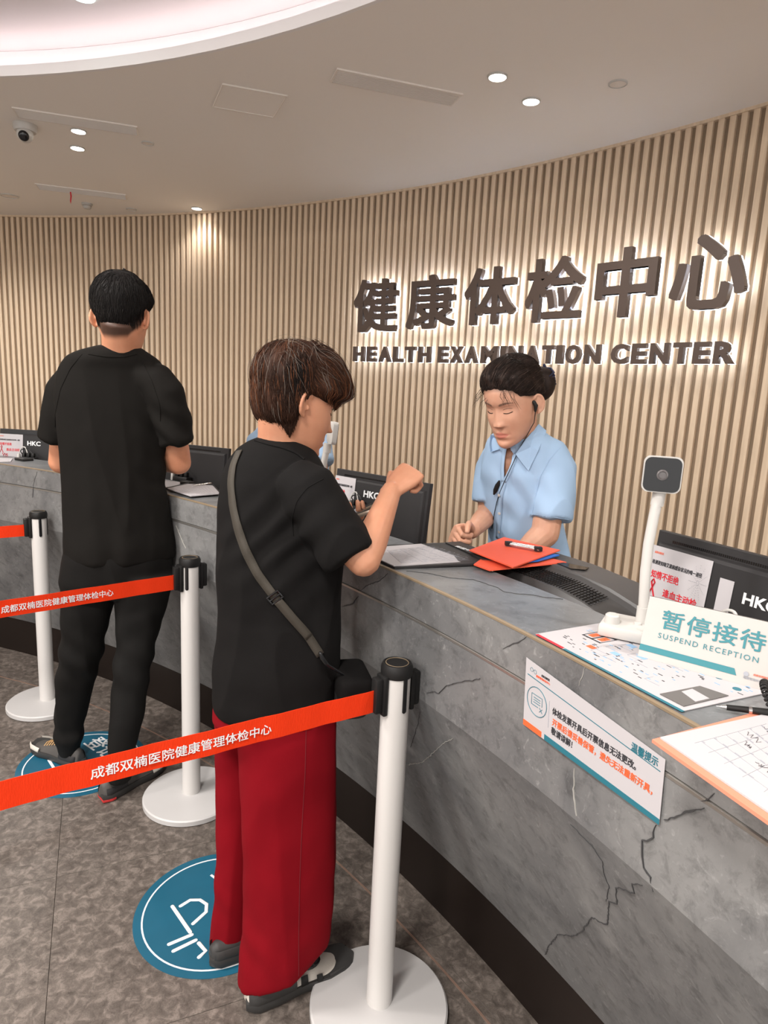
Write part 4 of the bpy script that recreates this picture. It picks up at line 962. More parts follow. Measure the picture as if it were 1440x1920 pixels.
# ---- head: local frame x right, y forward, z up; origin between the ears
HZ = np.array([-.118, -.112, -.100, -.085, -.066, -.042, -.012, .012, .034, .060, .088, .108, .119, .125])
HW = np.array([.010, .026, .038, .049, .057, .065, .071, .0735, .075, .0745, .065, .046, .026, .004])
HF = np.array([.074, .083, .087, .087, .087, .087, .087, .0875, .0915, .088, .069, .044, .020, .003])
HB = np.array([.052, .020, -.002, -.026, -.050, -.072, -.089, -.096, -.100, -.100, -.087, -.063, -.038, -.008])
def head_surface(nz=110, na=144, jaw=1.0):
    Z = np.interp(np.linspace(0, 1, nz), np.linspace(0, 1, 14), HZ); Z = np.linspace(HZ[0], HZ[-1], nz)
    def sm(A): return np.interp(Z, HZ, A)
    def smooth(a, it=6):
        for _ in range(it): a[1:-1] = (a[:-2]+2*a[1:-1]+a[2:])/4
        return a
    W, Fr, B = smooth(sm(HW)*1.0), smooth(sm(HF)), smooth(sm(HB))
    low = sstep(-.03, -.11, Z); W = W*(1-(1-jaw)*low)
    yc = np.interp(Z, [-.12, -.06, 0, .125], [.045, .012, -.004, -.010])
    rings = []
    for z, w, f, b, c in zip(Z, W, Fr, B, yc):
        a = np.linspace(0, 2*PI, na, endpoint=False); x = w*np.sin(a); cy = np.cos(a)
        ex = .88
        y = c+np.where(cy > 0, (f-c)*np.abs(cy)**ex, -(c-b)*np.abs(cy)**.95)
        x = np.sign(np.sin(a))*w*np.abs(np.sin(a))**.93
        rings.append(np.stack([x, y, np.full(na, z)], 1))
    return np.array(rings)
def face_features(P, fem=1.0, closed=True, nose=1.0):
    """P Nx3 local, returns displaced"""
    x, y, z = P[:, 0], P[:, 1], P[:, 2]; fr = sstep(.035, .062, y); D = np.zeros(len(P))
    def gau(cx, cz, sx, sz, sym=True):
        g = np.exp(-((np.abs(x)-cx)**2/(2*sx*sx) if sym else (x-cx)**2/(2*sx*sx))-(z-cz)**2/(2*sz*sz)); return g
    D -= .0105*gau(.031, .006, .0150, .0100)                                  # sockets
    D += .0065*gau(.031, .005, .0105, .0075)                                  # lidded eyeball
    D += .0030*gau(.032, .024, .018, .0050)*(1.2 if fem < 1 else .8)          # brow
    D += .0030*np.exp(-x**2/(2*.02**2)-(z-.045)**2/(2*.02**2))
    ridge = np.clip((.012-z)/.052, 0, 1)
    nz_ = np.where((z < .016) & (z > -.052), 1, 0)*sstep(.018, .004, z)*sstep(-.0455, -.0375, z)
    wid = .0052+.0062*ridge**1.6
    D += nose*nz_*(.004+.0155*ridge**1.15)*np.exp(-x**2/(2*wid**2))
    D += nose*.0085*gau(.0115, -.036, .0052, .0052)                           # nostril wings
    D -= .0020*gau(.019, -.040, .0045, .008)                                  # cheek crease
    D += (.0035 if fem < 1.5 else .0055)*gau(.042, -.026, .018, .020)                                   # cheek
    mouth = np.exp(-x**2/(2*(.0165 if fem < 1.5 else .0145)**2))
    lp = 1 if fem < 1.5 else .72; D += .0060*lp*mouth*np.exp(-(z+.0625)**2/(2*.0048**2)); D += .0070*lp*mouth*np.exp(-(z+.0745)**2/(2*.0050**2))
    D -= (.0050 if fem < 1.5 else .0032)*np.exp(-x**2/(2*.018**2))*np.exp(-(z+.0685)**2/(2*.0018**2))
    D -= .0018*np.exp(-x**2/(2*.0035**2))*np.exp(-(z+.053)**2/(2*.005**2))    # philtrum
    D -= .0045*np.exp(-x**2/(2*.02**2))*np.exp(-(z+.087)**2/(2*.0045**2))     # below lip
    D += .0050*np.exp(-x**2/(2*.016**2))*np.exp(-(z+.103)**2/(2*.009**2))     # chin
    D -= .0020*gau(.024, -.068, .0035, .006)
    Q = P.copy(); Q[:, 1] += D*fr; return Q
def ear_mb(side, s=1.0):
    """one ear, closed mesh"""
    mb = MB(); c = V3(side*.073, -.008, -.006); out = V3(side*.75, -.62, .05); out /= np.linalg.norm(out); upv = V3(0, -.18, 1); upv /= np.linalg.norm(upv); fw_ = V3(0, 1, .18)*1.0; fw_ = unit(np.cross(upv, V3(side, 0, 0)))*side; back = unit(out*.75+V3(0, -.55, 0))
    # helix rim as a tube, bowl as a thin ellipsoid
    pts = []
    for t in np.linspace(-.25, 1.2, 16):
        a = PI*t; yy = -math.sin(a)*.017-.004; zz = math.cos(a)*.030+.002
        if t > 1: zz = -.028-.004*(t-1)*3; yy = -.001+.01*(t-1)
        o_ = .004+.014*max(0, math.sin(a))**.8
        pts.append(c+V3(side*o_*s, yy*s, zz*s))
    mb.tube(pts, [.003]+[.0042]*13+[.005, .004], 10, True)
    rot = np.array(Matrix.Rotation(side*.55, 3, 'Z'))
    mb.ellipsoid(c+V3(side*.008, -.009, .001)*s, (.0035*s, .016*s, .028*s), rot, 16)
    mb.ellipsoid(c+V3(side*.005, -.002, -.026)*s, (.0045*s, .0065*s, .009*s), rot, 12)
    mb.ellipsoid(c+V3(side*.006, .006, -.006)*s, (.0045*s, .004*s, .007*s), rot, 12)
    return mb
class Head:
    def __init__(s, center, yaw, pitch, roll=0, scale=1.0, jaw=1.0, fem=1.0, nose=1.0):
        s.c = np.array(center, float); s.s = scale
        M_ = Matrix.Rotation(-yaw, 3, 'Z') @ Matrix.Rotation(roll, 3, 'Y') @ Matrix.Rotation(-pitch, 3, 'X'); s.M = np.array(M_)
        s.S = head_surface(jaw=jaw); s.fem = fem; s.nose = nose
        sh = s.S.shape; s.S = face_features(s.S.reshape(-1, 3), fem, nose=nose).reshape(sh)
        b = MB(); b.loft(list(s.S)); s.b = b; me = b.mesh(); s.bvh = BVHTree.FromPolygons([v.co for v in me.vertices], [tuple(p.vertices) for p in me.polygons])
    def W(s, P): return (np.asarray(P, float)*s.s)@s.M.T+s.c
    def L(s, P): return ((np.asarray(P, float)-s.c)@s.M)/s.s
    def pieces(s, mb, ears=(1, 1), es=.88):
        mb.add(s.W(s.b.v), s.b.f)
        for sd, on in ((1, ears[0]), (-1, ears[1])):
            if on: e = ear_mb(sd, es); mb.add(s.W(e.v), e.f)
    C0 = V3(0, -.006, .012)
    def R(s, d):
        h = s.bvh.ray_cast(Vector(s.C0), Vector(d)); return (h[0]-Vector(s.C0)).length if h[0] is not None else .08
    def shell(s, thick, n=64, nmb=None):
        """hair shell: thick(dirs Nx3) -> thickness (negative = below the skin)"""
        dirs = []; m = n
        V = [V3(0, 0, 1)]; fs = []
        for i in range(1, m):
            p = PI*i/m
            for j in range(2*m): a = PI*j/m; V.append(V3(math.sin(p)*math.sin(a), math.sin(p)*math.cos(a), math.cos(p)))
        V.append(V3(0, 0, -1)); D = np.array(V); r = np.array([s.R(d) for d in D]); t = thick(D); s.D = D
        P = s.C0+D*(r+t)[:, None]
        for i in range(m-2):
            for j in range(2*m): k = (j+1) % (2*m); fs.append((1+i*2*m+j, 1+(i+1)*2*m+j, 1+(i+1)*2*m+k, 1+i*2*m+k))
        for j in range(2*m): k = (j+1) % (2*m); fs.append((0, 1+j, 1+k)); b = 1+(m-2)*2*m; fs.append((len(D)-1, b+k, b+j))
        P2 = P; fs = [f for f in fs if max(t[list(f)]) > -.0035]
        mb = MB(); mb.v = [tuple(p) for p in s.W(P2)]; mb.f = fs
        me = bpy.data.meshes.new('hair'); me.from_pydata(mb.v, [], mb.f); bm = bmesh.new(); bm.from_mesh(me)
        bmesh.ops.delete(bm, geom=[v for v in bm.verts if not v.link_faces], context='VERTS'); bmesh.ops.recalc_face_normals(bm, faces=bm.faces[:]); bm.to_mesh(me); bm.free()
        return me
    def strands(s, thick, flow, n, length, w=.0012, lift=.0015, seed=1, cond=None, steps=9, jitter=.10, rough=.35, endlift=0, vol=1.0, stop=None):
        r = np.random.default_rng(seed); mb = MB(); made = 0; tries = 0
        while made < n and tries < n*30:
            tries += 1; d = unit(r.normal(size=3))
            if thick(d[None])[0] < .0015 or (cond and not cond(d)): continue
            made += 1; L = length*(.6+.6*r.random()); pts = []; off = lift*(.2+r.random()); j = r.normal(size=3)*jitter; wv = r.random()*6
            for k in range(steps):
                tk = max(thick(d[None])[0], -.001 if endlift == 0 else endlift)
                R_ = s.R(d)+tk+off*(1-.3*k/steps)+(r.random()*.0006)
                pts.append(s.C0+d*R_)
                if stop and k > 0 and stop(d): break
                f = flow(d)+j+rough*.3*np.array([math.sin(wv+k*.8), math.cos(wv+k*.7), math.sin(wv*2+k)])*.5; f = f-d*(f@d); f = f/(np.linalg.norm(f)+1e-6)
                d = unit(d+f*(L/steps)/R_)
            if len(pts) < 4: continue
            ww = w*(.6+.8*r.random()); mb.tube(s.W(pts), [ww*.5]+[ww]*(len(pts)-3)+[ww*.6, ww*.15], 4, flat=.5)
        return mb
# ---- hand
def hand_mb(wrist, d, n, thumb, curls, s=1.0, tcurl=(.5, .4), spread=.10, wr=.027, tdir=.75):
    """d along the palm, n = palm normal (the side the fingers curl to), thumb = unit vector towards the thumb side"""
    d = unit(d); n = unit(np.array(n)-d*(np.array(n)@d)); t = unit(np.array(thumb)-d*(np.array(thumb)@d)-n*(np.array(thumb)@n)); w = np.array(wrist, float); mb = MB()
    def ring(o, hw, ht, k=14): return [w+d*o*s+t*(hw*s*math.copysign(abs(math.cos(a))**.8, math.cos(a)))+n*(ht*s*math.copysign(abs(math.sin(a))**.9, math.sin(a))) for a in np.linspace(0, 2*PI, k, endpoint=False)]
    mb.loft([ring(-.02, .022, .018), ring(0, .024, .017), ring(.02, .031, .016), ring(.045, .038, .0155), ring(.07, .0395, .0135), ring(.082, .037, .011)])
    Lf = [(.042, .026, .020), (.046, .029, .021), (.042, .027, .021), (.033, .021, .018)]
    for i in range(4):
        off = (.027-.0182*i); base = w+d*(.074-(.004 if i in (0,) else 0)-(.009 if i == 3 else 0))*s+t*off*s; c = curls[i] if isinstance(curls[0], (tuple, list)) else curls
        dd = unit(d+t*(spread*(1.5-i)/1.5)); ang = 0; p = base-dd*.012*s; pts = [p, base]; r = [.0088*s, .0092*s]
        for L, a in zip(Lf[i], c):
            ang += a; v = dd*math.cos(ang)+n*math.sin(ang); p = pts[-1]; pts += [p+v*L*s*.5, p+v*L*s]; r += [.0080*s, .0080*s]
        r[-1] = .0062*s; r[-2] = .0074*s
        if i == 3: r = [q*.88 for q in r]
        mb.tube(pts, r, 10, True)
    b = w+d*.018*s+t*.020*s+n*.006*s; v = unit(d*.75+t*tdir+n*.25); p1 = b+v*.040*s; v2 = unit(v*math.cos(tcurl[0])+(d*.3-t*.6+n*.7)*math.sin(tcurl[0])); p2 = p1+v2*.032*s; v3 = unit(v2*math.cos(tcurl[1])+(d*.1-t*.8+n*.5)*math.sin(tcurl[1])); p3 = p2+v3*.024*s
    mb.tube([b-v*.01*s, b, lerp(b, p1, .5), p1, lerp(p1, p2, .5), p2, p3], [.013*s, .014*s, .0125*s, .0105*s, .0098*s, .0098*s, .0075*s], 10, True)
    return mb
def limb(pts, r, mb, n=18): mb.tube(pts, r, n, True); return mb
def ringxy(c, a, b, yaw, n=36, tilt=(0, 0), e=1.0):
    """horizontal ring at c: a across (right), b along facing; yaw measured clockwise from +Y"""
    rt = V3(math.cos(yaw), -math.sin(yaw), 0); fw_ = V3(math.sin(yaw), math.cos(yaw), 0); P = []
    for t in np.linspace(0, 2*PI, n, endpoint=False):
        x = a*math.copysign(abs(math.cos(t))**e, math.cos(t)); y = b*math.copysign(abs(math.sin(t))**e, math.sin(t)); P.append(c+rt*x+fw_*y+V3(0, 0, x*tilt[0]+y*tilt[1]))
    return P
def sil(rows, e=.9, n=40):
    """rows of (py, left px, right px, world y of the centre, depth ratio, tilt): rings matched to a measured outline, round in plan"""
    R_ = []
    for row in rows:
        py, l, r, y, k = row[:5]; tl = row[5] if len(row) > 5 else 0
        c = at_y((l+r)/2, py, y); va = math.atan2(c[0], c[1]); dist = depth(c)
        a = (r-l)/2/F*dist*math.cos(va)**1; R_.append(ringxy(c, a, a*k, va, n, (tl, 0), e))
    return R_
# ---- shoe
def shoe(parent, heel, toe, m_up, m_sole, w=.048, h=.075, label=None, accent=None, lace=None, base=0.0, holes=None):
    heel, toe = np.array([*heel, 0.]), np.array([*toe, 0.]); d = unit(toe-heel); L = np.linalg.norm(toe-heel); sd = V3(d[1], -d[0], 0)
    def prof(s): return np.interp(s, [0, .08, .25, .5, .72, .88, .97, 1], [.35, .68, .76, .74, .98, .88, .58, .22])
    def ring(s, k, z, grow=1.0, side=0):
        c = heel+d*L*s; return c
    def outline(z, g, lift=0):
        P = []
        S_ = np.concatenate([np.linspace(0, 1, 22), np.linspace(1, 0, 22)[1:-1]])
        for i, s in enumerate(S_):
            sg = 1 if i < 22 else -1; ww = w*prof(s)*g; P.append(heel+d*(L*(.5+(s-.5)*(1+(g-1)*.25)))+sd*sg*ww+V3(0, 0, z+lift*((max(0, s-.75)/.25)**2*.014+(max(0, .1-s)/.1)**2*.006)))
        return P
    root = empty('shoe', heel, None, None); root.parent = parent; root.location = Vector(heel)-parent.location
    so = part('sole', MB().loft([outline(.001, .90, 1), outline(.006, 1.0, 1), outline(.020, 1.04, .6), outline(.027, .99, .5)]), m_sole, root, autos=60)
    if accent: part('heel_accent', MB().loft([[p for p in outline(.004, 1.03)][:4]+[p for p in outline(.004, 1.03)][-4:], [p for p in outline(.012, 1.07)][:4]+[p for p in outline(.012, 1.07)][-4:]]), accent, root, False)
    rings = []
    for s in np.linspace(.02, .985, 18):
        c = heel+d*L*s; ww = w*prof(s)*.97; top = np.interp(s, [0, .05, .2, .38, .5, .7, .85, .95, 1], [h*.7, h*.98, h, h*1.02, h*.88, h*.62, h*.50, h*.36, h*.22]); R_ = []
        for t in np.linspace(0, 2*PI, 20, endpoint=False):
            x = math.copysign(abs(math.cos(t))**.75, math.cos(t))*ww*(1-.32*max(0, math.sin(t))); z = .014+(top-.014)*max(0, math.sin(t))**.8 if math.sin(t) > 0 else .014+.004*math.sin(t)
            R_.append(c+sd*x+V3(0, 0, z))
        rings.append(R_)
    me = remesh(MB().loft(rings), .004, 4); part('upper', me, m_up, root, autos=0)
    tg = MB()
    for k in range(5):
        s = .46+.055*k; c = heel+d*L*s; top = np.interp(s, [0, .05, .2, .38, .5, .7, .85, .95, 1], [h*.7, h*.98, h, h*1.02, h*.88, h*.62, h*.50, h*.36, h*.22])
        a = c+sd*.022+V3(0, 0, top-.006); b = c-sd*.022+V3(0, 0, top-.006); m_ = (a+b)/2+V3(0, 0, .009)
        tg.tube([a, lerp(a, m_, .6)+V3(0, 0, .004), m_, lerp(b, m_, .6)+V3(0, 0, .004), b], .002, 6)
    if lace: part('laces', tg, lace, root)
    def side_patch(s0, s1, z0, z1, sg, m, name):
        rings = []
        for s in np.linspace(s0, s1, 7):
            c = heel+d*L*s; ww = w*prof(s)*.97
            rings.append([c+sd*sg*(ww*o)+V3(0, 0, z) for o, z in ((1.0, z0), (1.05, z0+.002), (1.03, (z0+z1)/2), (.93, z1-.002), (.88, z1))])
        part(name, MB().loft(rings), m, root, autos=60)
    for sg in (1, -1): side_patch(.04, .32, .026, .05, sg, m_sole if lace is None else M['black2'], 'heel_counter')
    return root, side_patch
def finish_cloth(me, mat_, parent, name, disp=None, autos=0, cuts=None, label=None, infl=0):
    co = np_mesh(me)
    if disp is not None:
        nr = vnormals(me); co = co+nr*(disp(co, nr)+infl)[:, None]; set_co(me, co)
    if cuts: cut(me, cuts)
    return part(name, me, mat_, parent, autos=autos or 38, label=label)

def bvh_of(me): return BVHTree.FromPolygons([v.co for v in me.vertices], [tuple(p.vertices) for p in me.polygons])
CAMP = Vector((0, 0, CAMH))
def hit(bvh, px, py, lift=.003):
    d = Vector(rayd(px, py)).normalized(); h = bvh.ray_cast(CAMP, d)
    if h[0] is None: return None, None
    n = h[1] if h[1].dot(d) < 0 else -h[1]
    return np.array(h[0]+n*lift), np.array(n)
def hits(bvh, pts, lift=.003, step=4):
    P = []; N_ = []
    for i in range(len(pts)-1):
        a, b = np.array(pts[i], float), np.array(pts[i+1], float); k = max(1, int(np.linalg.norm(b-a)/step))
        for j in range(k+(i == len(pts)-2)):
            p, n = hit(bvh, *(a+(b-a)*j/k), lift)
            if p is not None: P.append(p); N_.append(n)
    if len(P) > 4:
        P = np.array(P)
        for _ in range(3): P[1:-1] = (P[:-2]+2*P[1:-1]+P[2:])/4
    return [p for p in P], N_
def strap_mb(P, N_, w, t=.0012):
    mb = MB(); rings = []
    for i in range(len(P)):
        d = unit(P[min(i+1, len(P)-1)]-P[max(0, i-1)]); n = N_[i]; s = unit(np.cross(d, n)); n = np.cross(s, d)
        rings.append([P[i]+s*w/2, P[i]+s*w/2+n*t, P[i]-s*w/2+n*t, P[i]-s*w/2])
    return mb.loft(rings)
def seam(bvh, pts, parent, m, name='seam', r=.0009, lift=.0004):
    P, N_ = hits(bvh, pts, lift)
    if len(P) > 2: part(name, MB().tube(P, r, 6), m, parent)
def azel(D): return np.degrees(np.arctan2(np.abs(D[:, 0]), D[:, 1])), np.degrees(np.arcsin(np.clip(D[:, 2], -1, 1)))
def hair_thick(az_, el_, tz_, T, soft=8, neg=.006):
    """hairline elevation el_ over azimuth az_; thickness tz_ over azimuth, multiplied by T(elev)"""
    def f(D):
        a, e = azel(D); h = np.interp(a, az_, el_); m = sstep(-soft*.3, soft, e-h)
        return np.interp(a, az_, tz_)*T(a, e, D)*m-neg*(1-sstep(-soft*.8, soft*.3, e-h))
    return f
def shrink(rows, k):
    out = []
    for r in rows: c, h = (r[1]+r[2])/2, (r[2]-r[1])/2; out.append((r[0], c-h*k, c+h*k)+tuple(r[3:]))
    return out
def body_mesh(pieces, head, voxel, mat_, parent, it=3, hands=(), ears=(1, 1), fade=False, hairl=None):
    mb = MB()
    for p in pieces: mb.merge(p)
    head.pieces(mb, ears)
    def wf(co):
        L = head.L(co); w = np.ones(len(co)); w *= 1-.85*sstep(.035, .06, L[:, 1])*sstep(.17, .14, np.linalg.norm(L, axis=1))
        for h in hands: w *= 1-.65*sstep(.14, .10, np.linalg.norm(co-h, axis=1))
        e = (np.abs(L[:, 0]) > .066)*(np.linalg.norm(L-V3(0, -.01, 0), axis=1) < .11); w[e] *= .3
        return w
    me = remesh(mb, voxel, it, wf); co = np_mesh(me); L = head.L(co); x, y, z = L.T; ax = np.abs(x)
    lipc = -.0685+.0012*np.cos(ax/.006)
    up = -.0600-.0075*np.clip(ax/.024, 0, 1)**1.6+.0012*np.exp(-((ax-.005)/.004)**2); lo = -.0795+.010*np.clip(ax/.024, 0, 1)**2
    lips = sstep(up+.0012, up-.0008, z)*sstep(lo-.0012, lo+.0008, z)*sstep(.025, .022, ax)*(y > .05)
    bz = .0245+.0055*np.sin(np.clip((ax-.010)/.040, 0, 1)*2.6)-.0015; th = np.interp(ax, [.010, .016, .035, .050], [.0018, .0036, .0030, .0008])
    brow = sstep(th+.0008, th-.0008, np.abs(z-bz))*(ax > .011)*(ax < .051)*(y > .04)*.72
    attr(me, 'lips', np.clip(lips*.75, 0, 1))
    if fade: q = L-V3(0, -.006, .012); el = np.degrees(np.arctan2(q[:, 2], np.hypot(q[:, 0], q[:, 1]))); az = np.degrees(np.arctan2(np.abs(q[:, 0]), q[:, 1])); lo_ = np.interp(az, [0, 80, 95, 108, 140, 180], [90, 25, -5, -38, -62, -65]); brow = np.maximum(brow, .93*sstep(lo_-2, lo_+12, el)*(np.abs(x) < .072))
    if hairl: q = L-V3(0, -.006, .012); el = np.degrees(np.arctan2(q[:, 2], np.hypot(q[:, 0], q[:, 1]))); az = np.degrees(np.arctan2(np.abs(q[:, 0]), q[:, 1])); h_ = np.interp(az, *hairl); brow = np.maximum(brow, .9*sstep(h_-8, h_+5, el)*(az < 85))
    attr(me, 'brow', np.clip(brow, 0, 1))
    return part('body', me, mat_, parent, autos=0)
def clothfold(amp, sc=(26, 26, 6), seed=0, low=None, amp2=.0015):
    sc = np.array(sc, float)
    def f(co, nr):
        a = snoise(co, sc, seed); b = snoise(co, sc*2.3, seed+5); r = (1-np.abs(a))**2-.4
        g = amp*(r+.3*b)+amp2*snoise(co, V3(60, 60, 45), seed+2)
        if low is not None: g = g*np.interp(co[:, 2], low[0], low[1])
        return g
    return f
def cuffw(*cs):
    def f(co):
        w = np.ones(len(co))
        for a, b in cs: w *= 1-.85*sstep(.085, .06, np.linalg.norm(co-b, axis=1))*sstep(-.03, -.012, (co-b)@unit(b-a))
        return w
    return f
def lashes(head, parent, sgns=(1, -1)):
    for s in sgns:
        for (z0, cv, r, nm) in ((-.0005, .0026, .0011, 'eyelash'), (.0085, -.0030, .00035, 'eyelid_crease')):
            pts = []
            for t in np.linspace(-1, 1, 15):
                x = s*(.031+.0128*t); z = z0-cv*(1-t*t)+(.0008*t)
                h = head.bvh.ray_cast(Vector((x, .14, z)), Vector((0, -1, 0)))
                if h[0] is not None: pts.append(np.array(h[0])+V3(0, .0004, 0))
            part(nm, MB().tube(head.W(pts), [r*.4]+[r]*(len(pts)-2)+[r*.5], 6), M['hair_dark'], parent)
        # nostril
    pass

# ================================================================== man in black at the counter
man = empty('person', (-1.0, 2.2, 0), 'man in a black t-shirt and black trousers standing at the counter, seen from behind', 'person')
H1 = Head(at_y(229, 597, 2.17), -.07, .20, 0, 1.03, fem=0)
tor = [(652, 188, 264, 2.19, .9), (657, 172, 270, 2.19, .8), (664, 148, 284, 2.19, .62), (674, 128, 300, 2.19, .52), (692, 116, 312, 2.2, .47), (712, 110, 316, 2.2, .45), (745, 107, 318, 2.2, .46), (800, 112, 313, 2.2, .5), (880, 118, 309, 2.2, .54), (960, 121, 315, 2.2, .58), (1020, 123, 324, 2.2, .6), (1048, 124, 324, 2.2, .6)]
sL0, sL1 = at_y(128, 716, 2.19), at_y(104, 824, 2.205); sR0, sR1 = at_y(306, 722, 2.2), at_y(334, 828, 2.22)
eL, eR = at_y(114, 866, 2.27), at_y(335, 867, 2.29); wL, wR = at_y(170, 868, 2.47), at_y(292, 862, 2.47)
P = []
P.append(MB().loft(sil(shrink(tor[3:], .80))))
nb = H1.W([[0, -.036, -.030]])[0]; P.append(MB().tube([at_y(224, 715, 2.2), at_y(226, 678, 2.2), lerp(at_y(226, 672, 2.2), nb, .5), nb, H1.W([[0, -.02, 0]])[0]], [.070, .058, .053, .053, .05], 20, True))
P.append(MB().tube([lerp(sL0, eL, .25), lerp(sL0, eL, .5), eL], [.036, .042, .040], 16, True)); P.append(MB().tube([eL, lerp(eL, wL, .4), wL], [.041, .039, .027], 16, True))
P.append(MB().tube([lerp(sR0, eR, .25), lerp(sR0, eR, .5), lerp(sR0, eR, .85), eR], [.036, .044, .045, .043], 16, True)); P.append(MB().tube([eR, lerp(eR, wR, .35), wR], [.043, .041, .027], 16, True))
P.append(hand_mb(wL, (.8, .55, .05), (0, 0, -1), (.5, -.8, 0), (.5, .5, .3))); P.append(hand_mb(wR, (-.75, .6, .05), (0, 0, -1), (-.5, -.8, 0), (.5, .5, .3)))
for ys in ([(1060, 130, 215, 2.2, .8), (1193, 130, 185, 2.2, 1), (1300, 115, 165, 2.23, 1), (1405, 115, 148, 2.25, 1)], [(1060, 225, 318, 2.2, .8), (1193, 228, 285, 2.18, 1), (1300, 220, 265, 2.13, 1), (1450, 208, 245, 2.065, 1)]): P.append(MB().loft(sil(shrink(ys, .8))))
body_mesh(P, H1, .0040, M['skin_man'], man, 4, hands=(wL, wR), fade=True)
ts = MB().loft(sil(tor, .92)); ts.tube([at_y(185, 705, 2.2), at_y(168, 699, 2.2), at_y(141, 713, 2.2), at_y(124, 736, 2.2), lerp(sL0, sL1, .6), sL1], [.035, .045, .055, .058, .056, .052], 24); ts.tube([at_y(240, 705, 2.2), at_y(262, 701, 2.2), at_y(292, 714, 2.2), at_y(309, 737, 2.2), lerp(sR0, sR1, .6), sR1], [.035, .045, .056, .060, .056, .052], 24)
me = remesh(ts, .0055, 14, cuffw((sL0, sL1), (sR0, sR1)))
zc = lambda c: None
def man_fold(co, nr):
    base = clothfold(.0095, (26, 26, 4.5), 3, ((.8, 1.1, 1.35, 1.5), (1.3, 1.0, .4, .1)))(co, nr)
    diag = .007*np.exp(-((co[:, 0]+.72)/.07)**2)*np.sin(co[:, 2]*70+co[:, 0]*60)*sstep(1.42, 1.3, co[:, 2])*sstep(1.0, 1.1, co[:, 2])
    return base+diag
tshirt = finish_cloth(me, M['tee_man'], man, 't_shirt', man_fold, infl=.006)
me_w = tshirt.data.copy(); me_w.transform(Matrix.Translation(man.location)); bv = bvh_of(me_w)
seam(bv, [(154, 664), (132, 690), (113, 730), (104, 775), (103, 800)], tshirt, M['tee_man'], r=.0014)
seam(bv, [(263, 669), (285, 715), (300, 760), (300, 790)], tshirt, M['tee_man'], r=.0014)
seam(bv, [(166, 664), (200, 669), (235, 669), (256, 664)], tshirt, M['tee_man'], name='collar', r=.0022)
tl_ = [(1000, 124, 322, 2.2, .6), (1045, 117, 327, 2.2, .6), (1085, 113, 327, 2.2, .58), (1112, 122, 320, 2.2, .5)]
lL = [(1075, 114, 226, 2.2, .8), (1140, 113, 213, 2.2, .9), (1193, 114, 198, 2.2, .95), (1240, 110, 188, 2.21, 1), (1285, 105, 178, 2.23, 1), (1346, 99, 160, 2.25, 1.1), (1390, 104, 155, 2.25, 1.1), (1414, 112, 149, 2.25, 1.1)]
lR = [(1075, 213, 327, 2.2, .8), (1140, 217, 312, 2.2, .9), (1193, 219, 295, 2.18, .95), (1240, 214, 284, 2.16, 1), (1285, 211, 277, 2.14, 1), (1346, 203, 271, 2.11, 1), (1400, 200, 258, 2.09, 1.1), (1440, 199, 252, 2.07, 1.1), (1462, 203, 250, 2.06, 1.1)]
me = remesh(MB().loft(sil(tl_)).loft(sil(lL)).loft(sil(lR)), .0055, 8)
def tr_fold(co, nr):
    a = clothfold(.0085, (20, 20, 6), 8, ((0, .3, .8), (.8, 1.1, .8)))(co, nr)
    return a+.004*np.sin(co[:, 2]*55+co[:, 0]*38+2*np.sin(co[:, 1]*20))*np.exp(-((co[:, 2]-.45)/.12)**2)+.004*np.sin(co[:, 2]*70)*np.exp(-((co[:, 2]-.12)/.06)**2)
finish_cloth(me, M['trouser'], man, 'trousers', tr_fold)
sh1, sp1 = shoe(man, (-1.085, 2.225), (-1.325, 2.345), M['shoe_dark'], M['rubber'], accent=M['redrubber'], lace=M['lace'])
sh2, sp2 = shoe(man, (-.930, 2.025), (-.795, 2.265), M['shoe_dark'], M['rubber'], accent=M['redrubber'], lace=M['lace'])
for sp_ in (sp1, sp2):
    for sg in (1, -1): sp_(.70, .97, .024, .040, sg, M['shoe_white'], 'toe_cap')
th1 = hair_thick([0, 35, 65, 88, 100, 125, 150, 180], [38, 32, 16, 14, 12, -16, -36, -41], [.020, .018, .014, .010, .009, .012, .012, .011], lambda a, e, D: .55+.75*sstep(-25, 25, e)+.25*sstep(30, 75, e), soft=16)
hm = H1.shell(th1, 56); co = np_mesh(hm); set_co(hm, co+vnormals(hm)*(.0012*snoise(co, V3(160, 160, 60), 2))[:, None]); hr = part('hair', hm, M['hair_black'], man, autos=0)
crown = unit([.1, -.5, .86])
def flow_man(d): return (d-crown)*1.2+V3(0, .15, -.5)
part('strand', H1.strands(th1, flow_man, 2400, .045, w=.0007, lift=.0022, seed=3, jitter=.22), M['hair_black'], hr, autos=0, kind='stuff')

# ================================================================== woman in black and red
wom = empty('person', (-.22, 1.4, 0), 'short-haired woman in a black t-shirt and wide crimson trousers holding a phone at the counter', 'person')
H2 = Head(at_y(556, 756, 1.475), 1.02, .30, -.03, .955, jaw=.97, fem=1)
tor = [(822, 490, 556, 1.46, .9), (832, 468, 572, 1.455, .85), (845, 448, 588, 1.45, .8), (868, 430, 602, 1.445, .78), (900, 418, 618, 1.44, .75), (945, 413, 638, 1.435, .72), (1000, 412, 645, 1.43, .72), (1079, 414, 640, 1.42, .74), (1143, 418, 638, 1.42, .76), (1200, 416, 640, 1.415, .8), (1251, 409, 638, 1.41, .82), (1300, 406, 635, 1.405, .84), (1322, 408, 632, 1.405, .84)]
sR0, sR1 = at_y(575, 920, 1.375), at_y(656, 1044, 1.335); eR, wR = at_y(682, 1050, 1.335), at_y(734, 920, 1.455)
sL0, sL1 = at_y(474, 884, 1.50), at_y(522, 960, 1.565); eL = at_y(548, 1003, 1.60); wL = at_y(628, 992, 1.55)
P = [MB().loft(sil(shrink(tor[1:], .84)))]
